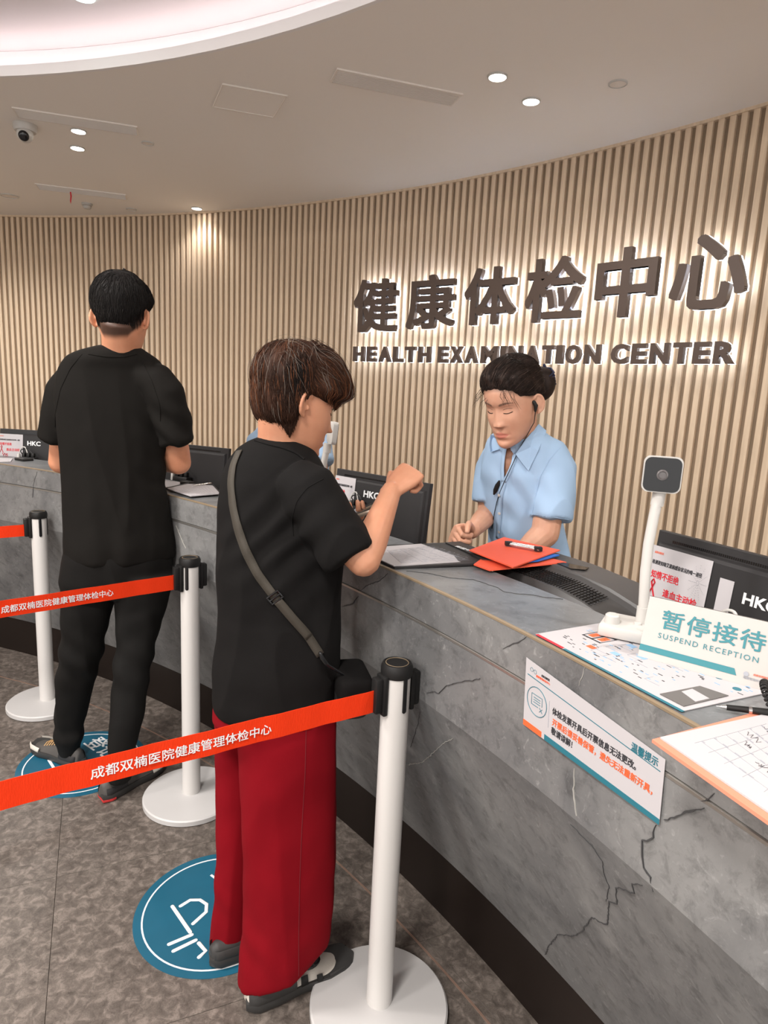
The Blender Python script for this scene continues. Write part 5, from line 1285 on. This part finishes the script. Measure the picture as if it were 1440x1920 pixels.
nb = H2.W([[0, -.028, -.045]])[0]; nk = at_y(524, 850, 1.465); P.append(MB().tube([nk+V3(-.005, 0, -.04), nk, lerp(nk, nb, .5), nb, H2.W([[0, -.01, 0]])[0]], [.066, .054, .049, .052, .05], 20, True))
P.append(MB().tube([sR0, lerp(sR0, eR, .5), eR], [.045, .043, .036], 16, True)); P.append(MB().tube([eR, lerp(eR, wR, .25), lerp(eR, wR, .6), wR], [.035, .036, .030, .0225], 16, True))
P.append(MB().tube([sL0, lerp(sL0, eL, .5), eL], [.042, .040, .035], 16, True)); P.append(MB().tube([eL, lerp(eL, wL, .4), wL], [.035, .033, .022], 16, True))
hRd = unit(.62*RT+.60*UP+.30*_fw)
P.append(hand_mb(wR, hRd, unit(.45*RT-.25*UP+.85*_fw), unit(-.6*RT+.7*UP+.3*_fw), [(1.2, 1.5, 1.1), (1.25, 1.55, 1.1), (1.3, 1.55, 1.1), (1.35, 1.5, 1.1)], s=.92, tcurl=(.9, .6)))
phc = at_y(682, 958, 1.47)
P.append(hand_mb(wL, unit(phc+V3(-.012, 0, -.030)-wL), V3(.0, -.25, 1), V3(-.3, .9, .1), [(.35, .6, .4), (.35, .6, .4), (.4, .6, .4), (.45, .6, .4)], s=.82, tcurl=(.7, .3)))
for ys in ([(1330, 470, 620, 1.41, .8), (1500, 500, 600, 1.39, 1), (1700, 490, 580, 1.37, 1), (1810, 480, 560, 1.35, 1)], [(1330, 420, 520, 1.46, .8), (1500, 420, 500, 1.48, 1), (1740, 415, 470, 1.46, 1)]): P.append(MB().loft(sil(shrink(ys, .45))))
body_mesh(P, H2, .0030, M['skin_woman'], wom, 3, hands=(wR+hRd*.05, phc))
ts = MB().loft(sil(tor, .94)); ts.tube([sR0+V3(-.03, .02, .015), sR0, lerp(sR0, sR1, .5), sR1], [.05, .062, .060, .056], 24); ts.tube([sL0+V3(.02, -.02, 0), sL0, lerp(sL0, sL1, .5), sL1], [.05, .058, .056, .056], 24)
me = remesh(ts, .0045, 9, cuffw((sL0, sL1), (sR0, sR1)))
def wf_(co, nr):
    a = clothfold(.0085, (26, 26, 7), 11, ((.7, .95, 1.15, 1.3), (1.2, 1.0, .8, .25)))(co, nr)
    u = co-sR0; t = (co[:, 0]+co[:, 2])
    return a+.006*np.sin((co[:, 2]*1.0-co[:, 0]*.9)*85+3*snoise(co, V3(14, 14, 14), 4))*np.exp(-np.sum((co-lerp(sR0, sR1, .2)-V3(-.05, 0, -.08))**2, axis=1)/(2*.07**2))
tshirt = finish_cloth(me, M['tee_woman'], wom, 't_shirt', wf_, infl=.004)
me_w = tshirt.data.copy(); me_w.transform(Matrix.Translation(wom.location)); bv = bvh_of(me_w)
seam(bv, [(606, 898), (575, 915), (556, 940), (547, 975), (550, 1005)], tshirt, M['tee_woman'], r=.0013)
seam(bv, [(478, 826), (500, 833), (530, 840), (556, 850), (570, 862)], tshirt, M['tee_woman'], name='collar', r=.0028, lift=.001)
pel = [(1262, 414, 634, 1.41, .8), (1310, 404, 632, 1.41, .82), (1345, 403, 630, 1.41, .8)]
lR = [(1325, 440, 630, 1.395, .85), (1400, 452, 628, 1.39, .9), (1500, 457, 627, 1.385, .9), (1600, 458, 626, 1.38, .9), (1700, 457, 622, 1.375, .9), (1765, 452, 612, 1.365, .9, .15), (1800, 450, 594, 1.36, .95, .42)]
lL = [(1325, 402, 500, 1.47, .9), (1400, 402, 480, 1.49, .9), (1500, 402, 474, 1.49, .95), (1600, 402, 474, 1.485, 1), (1700, 398, 470, 1.475, 1), (1768, 393, 467, 1.465, 1)]
me = remesh(MB().loft(sil(pel)).loft(sil(lR)).loft(sil(lL)), .005, 7)
def rp_fold(co, nr):
    a = clothfold(.0085, (24, 24, 2.6), 6, ((0, .3, .7), (1.3, 1.0, .6)))(co, nr)
    return a-.003*np.exp(-((co[:, 2]-.16)/.07)**2)*np.sin(co[:, 2]*60+co[:, 0]*50)*.6
pants = finish_cloth(me, M['redpant'], wom, 'trousers', rp_fold, infl=.002)
me_w2 = pants.data.copy(); me_w2.transform(Matrix.Translation(wom.location)); bv2 = bvh_of(me_w2)
seam(bv2, [(574, 1362), (572, 1450), (566, 1550), (562, 1650), (560, 1750), (560, 1830)], pants, mat('dark_seam', (.16, .004, .010), .9), r=.0009, lift=.0002)
sh3, sp3 = shoe(wom, (-.272, 1.290), (-.030, 1.442), M['shoe_white'], M['rubber'], w=.046, h=.062)
sh4, sp4 = shoe(wom, (-.388, 1.405), (-.165, 1.535), M['rubber'], M['rubber'], w=.044, h=.060)
for sg in (1, -1):
    sp3(.02, .42, .024, .052, sg, M['rubber'], 'heel_panel'); sp3(.46, .52, .024, .050, sg, M['black'], 'stripe'); sp3(.60, .65, .022, .040, sg, M['black'], 'stripe'); sp3(.72, .98, .020, .030, sg, M['rubber'], 'toe_guard')
part('shoe_opening', MB().ellipsoid(np.array([-.272, 1.290, .052])+.58*np.array([.242, .152, 0]), (.030, .022, .012), np.array(Matrix.Rotation(.56, 3, 'Z')), 16), M['gloss'], sh3)
th2 = hair_thick([0, 30, 55, 72, 84, 91, 98, 106, 125, 150, 180], [12, 8, 6, 9, 8, 2, -30, -46, -52, -58, -60], [.029, .028, .026, .020, .014, .011, .013, .016, .018, .019, .019],
    lambda a, e, D: .75+.35*sstep(-10, 30, e)-.30*sstep(45, 85, e)-.25*sstep(-35, -60, e)+.12*snoise(D, V3(6, 6, 6), 3), soft=9)
hm = H2.shell(th2, 64); co = np_mesh(hm); L = H2.L(co)
set_co(hm, co+vnormals(hm)*(.0045*snoise(L, V3(48, 48, 26), 7)+.0030*snoise(L, V3(90, 90, 38), 2)+.0012*snoise(L, V3(240, 240, 80), 5))[:, None]); hr = part('hair', hm, M['hair_brown'], wom, autos=0)
def flow_w(d):
    cr = unit([0, -.45, .9]); f = (d-cr)*1.0+V3(0, .25, -.55)
    if d[1] > -.1 and d[2] > -.1: f = f+V3(0, .75, .15)
    return f
def stw(d): a, e = azel(np.array(d)[None]); return (a[0] < 97 and e[0] < 6-(a[0] < 60)*4) or e[0] < -72
part('strand', H2.strands(th2, flow_w, 2600, .065, w=.0007, lift=.0045, seed=5, jitter=.25, endlift=.004, stop=stw), M['hair_brown'], hr, autos=0, kind='stuff')
part('strand', H2.strands(th2, flow_w, 900, .050, w=.0006, lift=.002, seed=9, jitter=.2, endlift=.006, stop=stw, cond=lambda d: d[2] < -.45), M['hair_brown'], hr, autos=0, kind='stuff')
part('strand', H2.strands(th2, flow_w, 650, .055, w=.0005, lift=.0045, seed=6, jitter=.25, endlift=.004, stop=stw, cond=lambda d: d[2] > -.2), M['hair_copper'], hr, autos=0, kind='stuff')
part('strand', H2.strands(th2, flow_w, 90, .055, w=.0004, lift=.006, seed=8, jitter=.3, endlift=.004, stop=stw, cond=lambda d: d[1] < .5), M['hair_grey'], hr, autos=0, kind='stuff')
part('strand', H2.strands(th2, flow_w, 160, .07, w=.0004, lift=.012, seed=31, jitter=.5, rough=.9, endlift=.004, stop=stw, cond=lambda d: d[2] > .35), M['hair_grey'], hr, autos=0, kind='stuff')
part('strand', H2.strands(th2, flow_w, 260, .06, w=.0005, lift=.009, seed=32, jitter=.4, rough=.8, endlift=.006, stop=stw), M['hair_brown'], hr, autos=0, kind='stuff')
part('strand', H2.strands(th2, flow_w, 500, .06, w=.0006, lift=.005, seed=33, jitter=.25, endlift=.006, stop=stw, cond=lambda d: (d[0] < .2 and d[1] < -.3 and -.3 < d[2] < .6) or (d[1] > .1 and .2 < d[2] < .75)), M['hair_copper'], hr, autos=0, kind='stuff')
lashes(H2, wom, (1,))
# crossbody bag, strap and phone
bag = empty('crossbody_bag', at_y(662, 1300, 1.37), 'black crossbody bag with an olive webbing strap on the woman in red trousers', 'bag')
bc = at_y(655, 1292, 1.395); me = remesh(MB().box(bc, (.075, .13, .10), Matrix.Rotation(.25, 3, 'Z'), bev=.02), .005, 6)
pch = part('pouch', me, M['black2'], bag, autos=0)
part('flap', remesh(MB().box(bc+V3(.004, -.004, .022), (.082, .136, .062), Matrix.Rotation(.25, 3, 'Z'), bev=.016), .004, 5), M['tee_woman'], bag, autos=0)
spts = [(450, 846), (438, 872), (434, 905), (438, 950), (448, 995), (463, 1038), (485, 1079), (514, 1117), (546, 1156), (578, 1194), (600, 1228)]
SPp, SN = hits(bv, spts, .0022, 6)
part('strap', strap_mb(SPp, SN, .019, .0016), M['strap'], bag, autos=0)
SPp2, SN2 = hits(bv, [(520, 1124), (546, 1156), (578, 1194)], .0045, 6); part('strap_overlap', strap_mb(SPp2, SN2, .019, .0014), M['strap'], bag, autos=0)
bp_, bn = hit(bv, 516, 1119, .005); bd = unit(SPp2[-1]-SPp2[0]); bs = unit(np.cross(bd, bn)); bk = MB()
for a, b in (((-.014, -.009), (.014, -.009)), ((.014, -.009), (.014, .009)), ((.014, .009), (-.014, .009)), ((-.014, .009), (-.014, -.009)), ((-.012, 0), (.012, 0))):
    bk.tube([bp_+bs*a[0]+bd*a[1], bp_+bs*b[0]+bd*b[1]], .0021, 8, True)
part('buckle', bk, M['gloss'], bag)
cp, cn = hit(bv, 601, 1232, .006)
if cp is not None:
    part('swivel_clip', MB().tube([cp+V3(-.004, 0, .010), cp, cp+V3(.012, 0, -.016), bc+V3(-.012, -.04, .052)], [.004, .005, .0045, .003], 8, True), M['gloss'], bag)
ph = empty('phone', phc, 'gold-edged smartphone held in the left hand of the woman in red trousers', 'phone')
px_ = unit(at_y(704, 957, 1.46)-at_y(650, 976, 1.48)); R_ = Matrix([[px_[i], np.cross(unit(V3(.1, -.10, 1)), px_)[i], unit(np.cross(px_, np.cross(unit(V3(.1, -.10, 1)), px_)))[i]] for i in range(3)])
part('frame', MB().box(phc, (.085, .13, .009), R_, bev=.003), M['phoneframe'], ph); upn = np.array(R_)[:, 2]
part('screen', MB().box(phc+upn*.0048, (.079, .124, .0012), R_, bev=.0004), M['gloss'], ph)

# ================================================================== staff woman in blue
st1 = empty('person', (.45, 2.0, 0), 'staff woman in a light blue short-sleeved shirt leaning over papers behind the counter', 'person')
H3 = Head(at_y(962, 756, 1.84), 3.90, .36, .04, .92, jaw=.97, fem=1.6, nose=.8)
tor = [(806, 940, 1012, 1.90, .8), (816, 926, 1028, 1.90, .66), (830, 914, 1042, 1.90, .6), (852, 908, 1050, 1.90, .6), (890, 905, 1052, 1.90, .66), (930, 906, 1050, 1.91, .7), (966, 912, 1052, 1.92, .68), (1007, 918, 1060, 1.93, .68), (1048, 920, 1070, 1.94, .7), (1072, 924, 1072, 1.94, .72)]
sL0, sL1 = at_y(1044, 862, 1.885), at_y(1031, 972, 1.83); eL = at_y(1022, 1000, 1.82); wL = at_y(966, 1050, 1.80)
sR0, sR1 = at_y(922, 862, 1.98), at_y(918, 940, 1.95); eR = at_y(916, 962, 1.95); wR = at_y(884, 997, 1.80)
P = [MB().loft(sil(shrink(tor[3:], .80)))]
nb = H3.W([[0, -.028, -.05]])[0]; nk = at_y(978, 832, 1.89); P.append(MB().tube([nk+V3(0, .03, -.06), nk+V3(0, .01, 0), lerp(nk, nb, .5), nb, H3.W([[0, -.01, 0]])[0]], [.045, .047, .045, .046, .045], 20, True))
P.append(MB().tube([lerp(sL0, eL, .3), lerp(sL0, eL, .6), eL], [.035, .042, .040], 16, True)); P.append(MB().tube([eL, lerp(eL, wL, .4), wL], [.040, .036, .024], 16, True))
P.append(MB().tube([lerp(sR0, eR, .35), lerp(sR0, eR, .6), eR], [.032, .036, .034], 16, True)); P.append(MB().tube([eR, lerp(eR, wR, .4), wR], [.034, .031, .021], 16, True))
P.append(hand_mb(wR, unit(-.74*RT-.10*UP-.55*_fw), unit(-.1*RT-.45*UP-.8*_fw), unit(.1*RT+.85*UP-.4*_fw), [(1.2, 1.5, 1.0), (1.25, 1.5, 1.0), (1.3, 1.5, 1.0), (1.3, 1.5, 1.0)], s=.9, tcurl=(.6, .5)))
P.append(hand_mb(wL, unit(-.6*RT-.6*UP-.3*_fw), V3(0, -.2, -1), unit(-.3*RT-.9*_fw), (.4, .5, .3), s=.84))
P.append(MB().ellipsoid(at_y(960, 866, 1.882), V3(.040, .034, .058)))
body_mesh(P, H3, .0024, M['skin_staff'], st1, 3, hands=(wR+V3(-.04, -.02, 0), wL), hairl=([0, 30, 55, 75, 88], [34, 29, 18, 10, 8]))
ts = MB().loft(sil(tor, .94)); ts.tube([at_y(985, 850, 1.9), at_y(1004, 842, 1.895), at_y(1026, 856, 1.89), at_y(1041, 880, 1.88), lerp(sL0, sL1, .6), sL1], [.04, .048, .055, .058, .057, .055], 24); ts.tube([at_y(945, 860, 1.93), at_y(932, 858, 1.95), at_y(926, 876, 1.97), sR1], [.04, .045, .050, .050], 24)
me = remesh(ts, .0040, 12, cuffw((sL0, sL1), (sR0, sR1)))
def sf(co, nr):
    a = clothfold(.0065, (30, 30, 12), 21, ((1.0, 1.15, 1.3), (1.3, 1.0, .4)))(co, nr)
    g = np.exp(-np.sum((co-at_y(960, 930, 1.84))**2, axis=1)/(2*.07**2))
    return a+.0045*np.sin((co[:, 2]*.8+co[:, 0])*80)*g
nr = None; co = np_mesh(me); set_co(me, co+vnormals(me)*(sf(co, None)+.005)[:, None])
bv_s0 = bvh_of(me)
# neckline opening
poly = [(950, 826), (962, 850), (958, 872), (945, 899), (943, 880), (945, 850)]
def inside(x, y, pl):
    c = False; n = len(pl)
    for i in range(n):
        (x1, y1), (x2, y2) = pl[i], pl[(i+1) % n]
        if (y1 > y) != (y2 > y) and x < (x2-x1)*(y-y1)/(y2-y1)+x1: c = not c
    return c
def proj(p): q = np.array(p)-V3(0, 0, CAMH); z = q@_fw; return 720+F*(q@RT)/z, 960-F*(q@UP)/z
bm = bmesh.new(); bm.from_mesh(me); kill = []
for f in bm.faces:
    c = f.calc_center_median()
    if f.normal.dot(c-CAMP) < 0:
        x, y = proj(c)
        if 935 < x < 970 and 820 < y < 905 and inside(x, y, poly): kill.append(f)
bmesh.ops.delete(bm, geom=kill, context='FACES'); bm.to_mesh(me); bm.free(); bvs = bvh_of(me)
shirt = part('shirt', me, M['shirt'], st1, autos=38)
def flap(pts, lift, name, th=.0022):
    P_ = []
    for q in pts:
        p, n = hit(bvs, q[0], q[1], q[2] if len(q) > 2 else lift)
        if p is None: p = at_y(q[0], q[1], 1.86); n = -unit(rayd(q[0], q[1]))
        P_.append((p, n))
    c = sum(p for p, n in P_)/len(P_); nn_ = unit(sum(n for p, n in P_)); mb = MB(); m_ = len(P_)
    top = [p+nn_*th for p, n in P_]; bot = [p for p, n in P_]
    V = bot+top+[c, c+nn_*(th+.001)]; fs = []
    for i in range(m_):
        j = (i+1) % m_; fs += [(i, j, m_+j, m_+i), (2*m_, j, i), (2*m_+1, m_+i, m_+j)]
    return part(name, mb.add(V, fs), M['shirt'], shirt, smooth=False)
flap([(1010, 795, .012), (1021, 812, .008), (1008, 845, .006), (990, 883, .005), (978, 868, .006), (966, 852, .007), (985, 826, .012)], .006, 'collar')
flap([(951, 832, .010), (947, 846, .006), (938, 843, .006), (923, 848, .006), (921, 836, .006), (925, 818, .010), (938, 822, .010)], .006, 'collar')
pl, pn_ = hits(bvs, [(946, 900), (940, 925), (937, 950), (936, 975), (934, 1010)], .0012, 5)
if len(pl) > 3: part('placket', strap_mb(pl, pn_, .016, .0012), M['shirt'], shirt, autos=0)
for ed in ([(948, 836), (944, 855), (942, 880), (943, 903)], [(967, 852), (963, 866), (956, 884), (946, 904)]):
    a_, b_ = hits(bv_s0, ed, .0015, 4)
    if len(a_) > 3: part('placket', strap_mb(a_, b_, .011, .0012), M['shirt'], shirt, autos=0)
for y in (928, 962, 997):
    p, n = hit(bvs, 937, y, .003)
    if p is not None: part('button', MB().lathe([(0, 0), (.0042, 0), (.0042, .0012), (0, .0016)], p, 14, n), M['white'], shirt)
cbm = MB(); rg = []
for a in np.linspace(math.radians(35), math.radians(325), 30):
    fd = unit(V3(-.62, -.78, 0)); sdv = V3(fd[1], -fd[0], 0); o = fd*math.cos(a)+sdv*math.sin(a); base_ = nk+V3(0, .012, -.004)+V3(0, 0, -.012*math.cos(a))
    rg.append([base_+o*.058+V3(0, 0, -.012), base_+o*.060+V3(0, 0, -.012), base_+o*.055+V3(0, 0, .026), base_+o*.053+V3(0, 0, .026)])
part('collar', cbm.loft(rg), M['shirt'], shirt)
seam(bvs, [(1050, 840), (1030, 862), (1012, 895), (1002, 940), (998, 966)], shirt, M['shirt'], r=.0012)
seam(bvs, [(994, 964), (1015, 966), (1040, 970), (1066, 974)], shirt, M['shirt'], name='cuff_seam', r=.0010)
me = remesh(MB().loft(sil([(1060, 926, 1074, 1.95, .74), (1095, 920, 1085, 1.96, .74), (1160, 918, 1090, 1.98, .74), (1200, 930, 1085, 1.98, .74)])).loft([ringxy(V3(.50, 1.98, z), .085, .09, 0) for z in (.85, .5, .02)]).loft([ringxy(V3(.36, 2.08, z), .08, .09, 0) for z in (.85, .5, .02)]), .008, 4)
part('trousers', me, M['darkcloth'], st1, autos=0)
th3 = hair_thick([0, 30, 55, 75, 88, 98, 115, 140, 180], [35, 30, 19, 11, 9, 2, -16, -28, -34], [.016, .018, .018, .014, .010, .010, .014, .018, .018], lambda a, e, D: .75+.5*sstep(25, 65, e), soft=22, neg=.005)
hm = H3.shell(th3, 96); co = np_mesh(hm); L = H3.L(co)
set_co(hm, co+vnormals(hm)*(.0016*snoise(L, V3(150, 40, 90), 2)+.0008*snoise(L, V3(300, 90, 240), 5))[:, None]); hr = part('hair', hm, M['hair_dark'], st1, autos=0)
bunc = V3(-.026, -.118, .020)
bun = remesh(MB().ellipsoid(H3.W([bunc])[0], V3(.046, .040, .050), None, 24).ellipsoid(H3.W([bunc+V3(0, -.004, .018)])[0], V3(.032, .030, .030), None, 20), .004, 3)
co = np_mesh(bun); set_co(bun, co+vnormals(bun)*(.0022*snoise(co, V3(130, 60, 60), 3))[:, None]); part('hair_bun', bun, M['hair_dark'], hr, autos=0)
bd_ = unit(bunc)
def flow_s(d): return (bd_-d)*1.4+V3(0, 0, .1)
part('strand', H3.strands(th3, flow_s, 2400, .075, w=.0006, lift=.0018, seed=11, jitter=.07, rough=.12), M['hair_dark'], hr, autos=0, kind='stuff')
def thb(D): v = th3(D); return np.where((v > -.0012) & (v < .005), v+.0017, -1)
part('strand', H3.strands(thb, flow_s, 900, .045, w=.0007, lift=.0004, seed=15, jitter=.12, rough=.15, steps=7), M['hair_dark'], hr, autos=0, kind='stuff')
part('strand', H3.strands(th3, flow_s, 260, .070, w=.0004, lift=.0024, seed=12, jitter=.07, rough=.12), M['hair_sheen'], hr, autos=0, kind='stuff')
fly = MB(); rr_ = random.Random(4)
for k in range(34):
    s = 1 if k % 2 else -1; a = V3(s*rr_.uniform(.015, .06), .078+rr_.uniform(-.01, .006), .072-abs(rr_.uniform(0, .03)))
    b = a+V3(s*rr_.uniform(.0, .02), .018, -.012); c = b+V3(s*rr_.uniform(.0, .018), .0, -rr_.uniform(.012, .035)); fly.tube(H3.W([a, lerp(a, b, .6), b, lerp(b, c, .5), c]), [.0004, .0004, .00035, .0003, .0001], 4)
part('strand', fly, M['hair_dark'], hr, kind='stuff')
cl_ = MB(); w0 = H3.W([bunc+V3(.0, -.028, .02)])[0]; ax_ = np.array(H3.M)
for k in range(5):
    zz = -.018+.009*k
    for sg in (1, -1): cl_.tube(H3.W([bunc+V3(0, -.042, zz+.02), bunc+V3(sg*.022, -.040, zz+.018), bunc+V3(sg*.043, -.018, zz+.012), bunc+V3(sg*.040, .004, zz+.008)]), [.003, .0035, .003, .0015], 8, True)
cl_.tube(H3.W([bunc+V3(0, -.043, -.006), bunc+V3(0, -.046, .020), bunc+V3(0, -.040, .048)]), [.006, .008, .004], 10, True)
part('hair_claw', cl_, mat('navy_plastic', (.012, .018, .05), .25), hr)
lashes(H3, st1)
ew = H3.W([[-.078, .004, -.014], [-.074, .012, -.035]]); p1 = proj(ew[0])
wr = MB(); hp, hn_ = hits(bvs, [(972, 845), (962, 868), (951, 892), (941, 915), (934, 935), (929, 955), (924, 990)], .0035, 6)
earp = [H3.W([[-.080, -.002, -.006]])[0], H3.W([[-.079, .010, -.022]])[0], H3.W([[-.071, .012, -.055]])[0]]
part('headset_cable', MB().tube(earp+hp, .0011, 6), M['black'], st1)
part('earpiece', MB().tube(H3.W([[-.076, .006, .006], [-.080, .004, -.006], [-.078, .008, -.020]]), [.005, .006, .0035], 10, True), M['black'], st1)
q0, _ = hit(bvs, 937, 902, .006); q1, _ = hit(bvs, 929, 925, .006)
if q0 is not None and q1 is not None: part('headset_mic', MB().tube([q0, lerp(q0, q1, .3), lerp(q0, q1, .7), q1], [.003, .007, .007, .003], 12, True, flat=.6), M['black'], st1)

# ================================================================== second staff member, mostly hidden
st2 = empty('person', (-.36, 2.75, 0), 'staff member in a light blue shirt almost hidden behind the short-haired woman', 'person')
H4 = Head(at_y(520, 726, 2.68), 3.3, .25, 0, .97, jaw=.95, fem=1)
tor = [(788, 510, 552, 2.7, .8), (798, 494, 574, 2.7, .6), (812, 482, 606, 2.7, .5), (850, 478, 612, 2.7, .5), (900, 480, 614, 2.7, .55), (960, 482, 608, 2.7, .6), (1040, 482, 602, 2.7, .6)]
sL0, sL1 = at_y(592, 832, 2.66), at_y(598, 868, 2.62); eL = at_y(600, 905, 2.60); wL = at_y(570, 925, 2.5)
sR0, sR1 = at_y(492, 828, 2.69), at_y(486, 874, 2.67); eR = at_y(486, 915, 2.66); wR = at_y(510, 925, 2.5)
P = [MB().loft(sil(shrink(tor[1:], .85)))]
nb = H4.W([[0, -.028, -.05]])[0]; P.append(MB().tube([at_y(532, 815, 2.7), lerp(at_y(532, 800, 2.7), nb, .5), nb, H4.W([[0, -.01, 0]])[0]], [.06, .05, .05, .05], 16, True))
for a, b, c in ((sL0, eL, wL), (sR0, eR, wR)):
    P.append(MB().tube([a, lerp(a, b, .5), b], [.042, .040, .034], 14, True)); P.append(MB().tube([b, lerp(b, c, .4), c], [.034, .030, .022], 14, True))
    P.append(hand_mb(c, V3(0, -1, -.1), V3(0, 0, -1), V3(1 if a is sR0 else -1, 0, 0), (.4, .5, .3), s=.85))
body_mesh(P, H4, .0045, M['skin_staff'], st2, 2, hands=(wL, wR))
ts = MB().loft(sil(tor, .94)).tube([sL0+V3(-.02, 0, .012), sL0, sL1], [.045, .056, .056], 24).tube([sR0+V3(.02, 0, .012), sR0, sR1], [.045, .056, .056], 24)
finish_cloth(remesh(ts, .006, 6, cuffw((sL0, sL1), (sR0, sR1))), M['shirt'], st2, 'shirt', clothfold(.004, (26, 26, 10), 31), infl=.009)
part('trousers', remesh(MB().loft([ringxy(V3(-.40, 2.76, z), .16, .11, 0) for z in (.95, .7)]).loft([ringxy(V3(-.32, 2.76, z), .075, .085, 0) for z in (.8, .4, .02)]).loft([ringxy(V3(-.48, 2.76, z), .075, .085, 0) for z in (.8, .4, .02)]), .009, 3), M['darkcloth'], st2, autos=0)
th4 = hair_thick([0, 55, 88, 110, 180], [38, 24, 10, -20, -35], [.016, .016, .012, .016, .016], lambda a, e, D: 1+0*a, soft=10)
part('hair', H4.shell(th4, 48), M['hair_dark'], st2, autos=0); lashes(H4, st2)
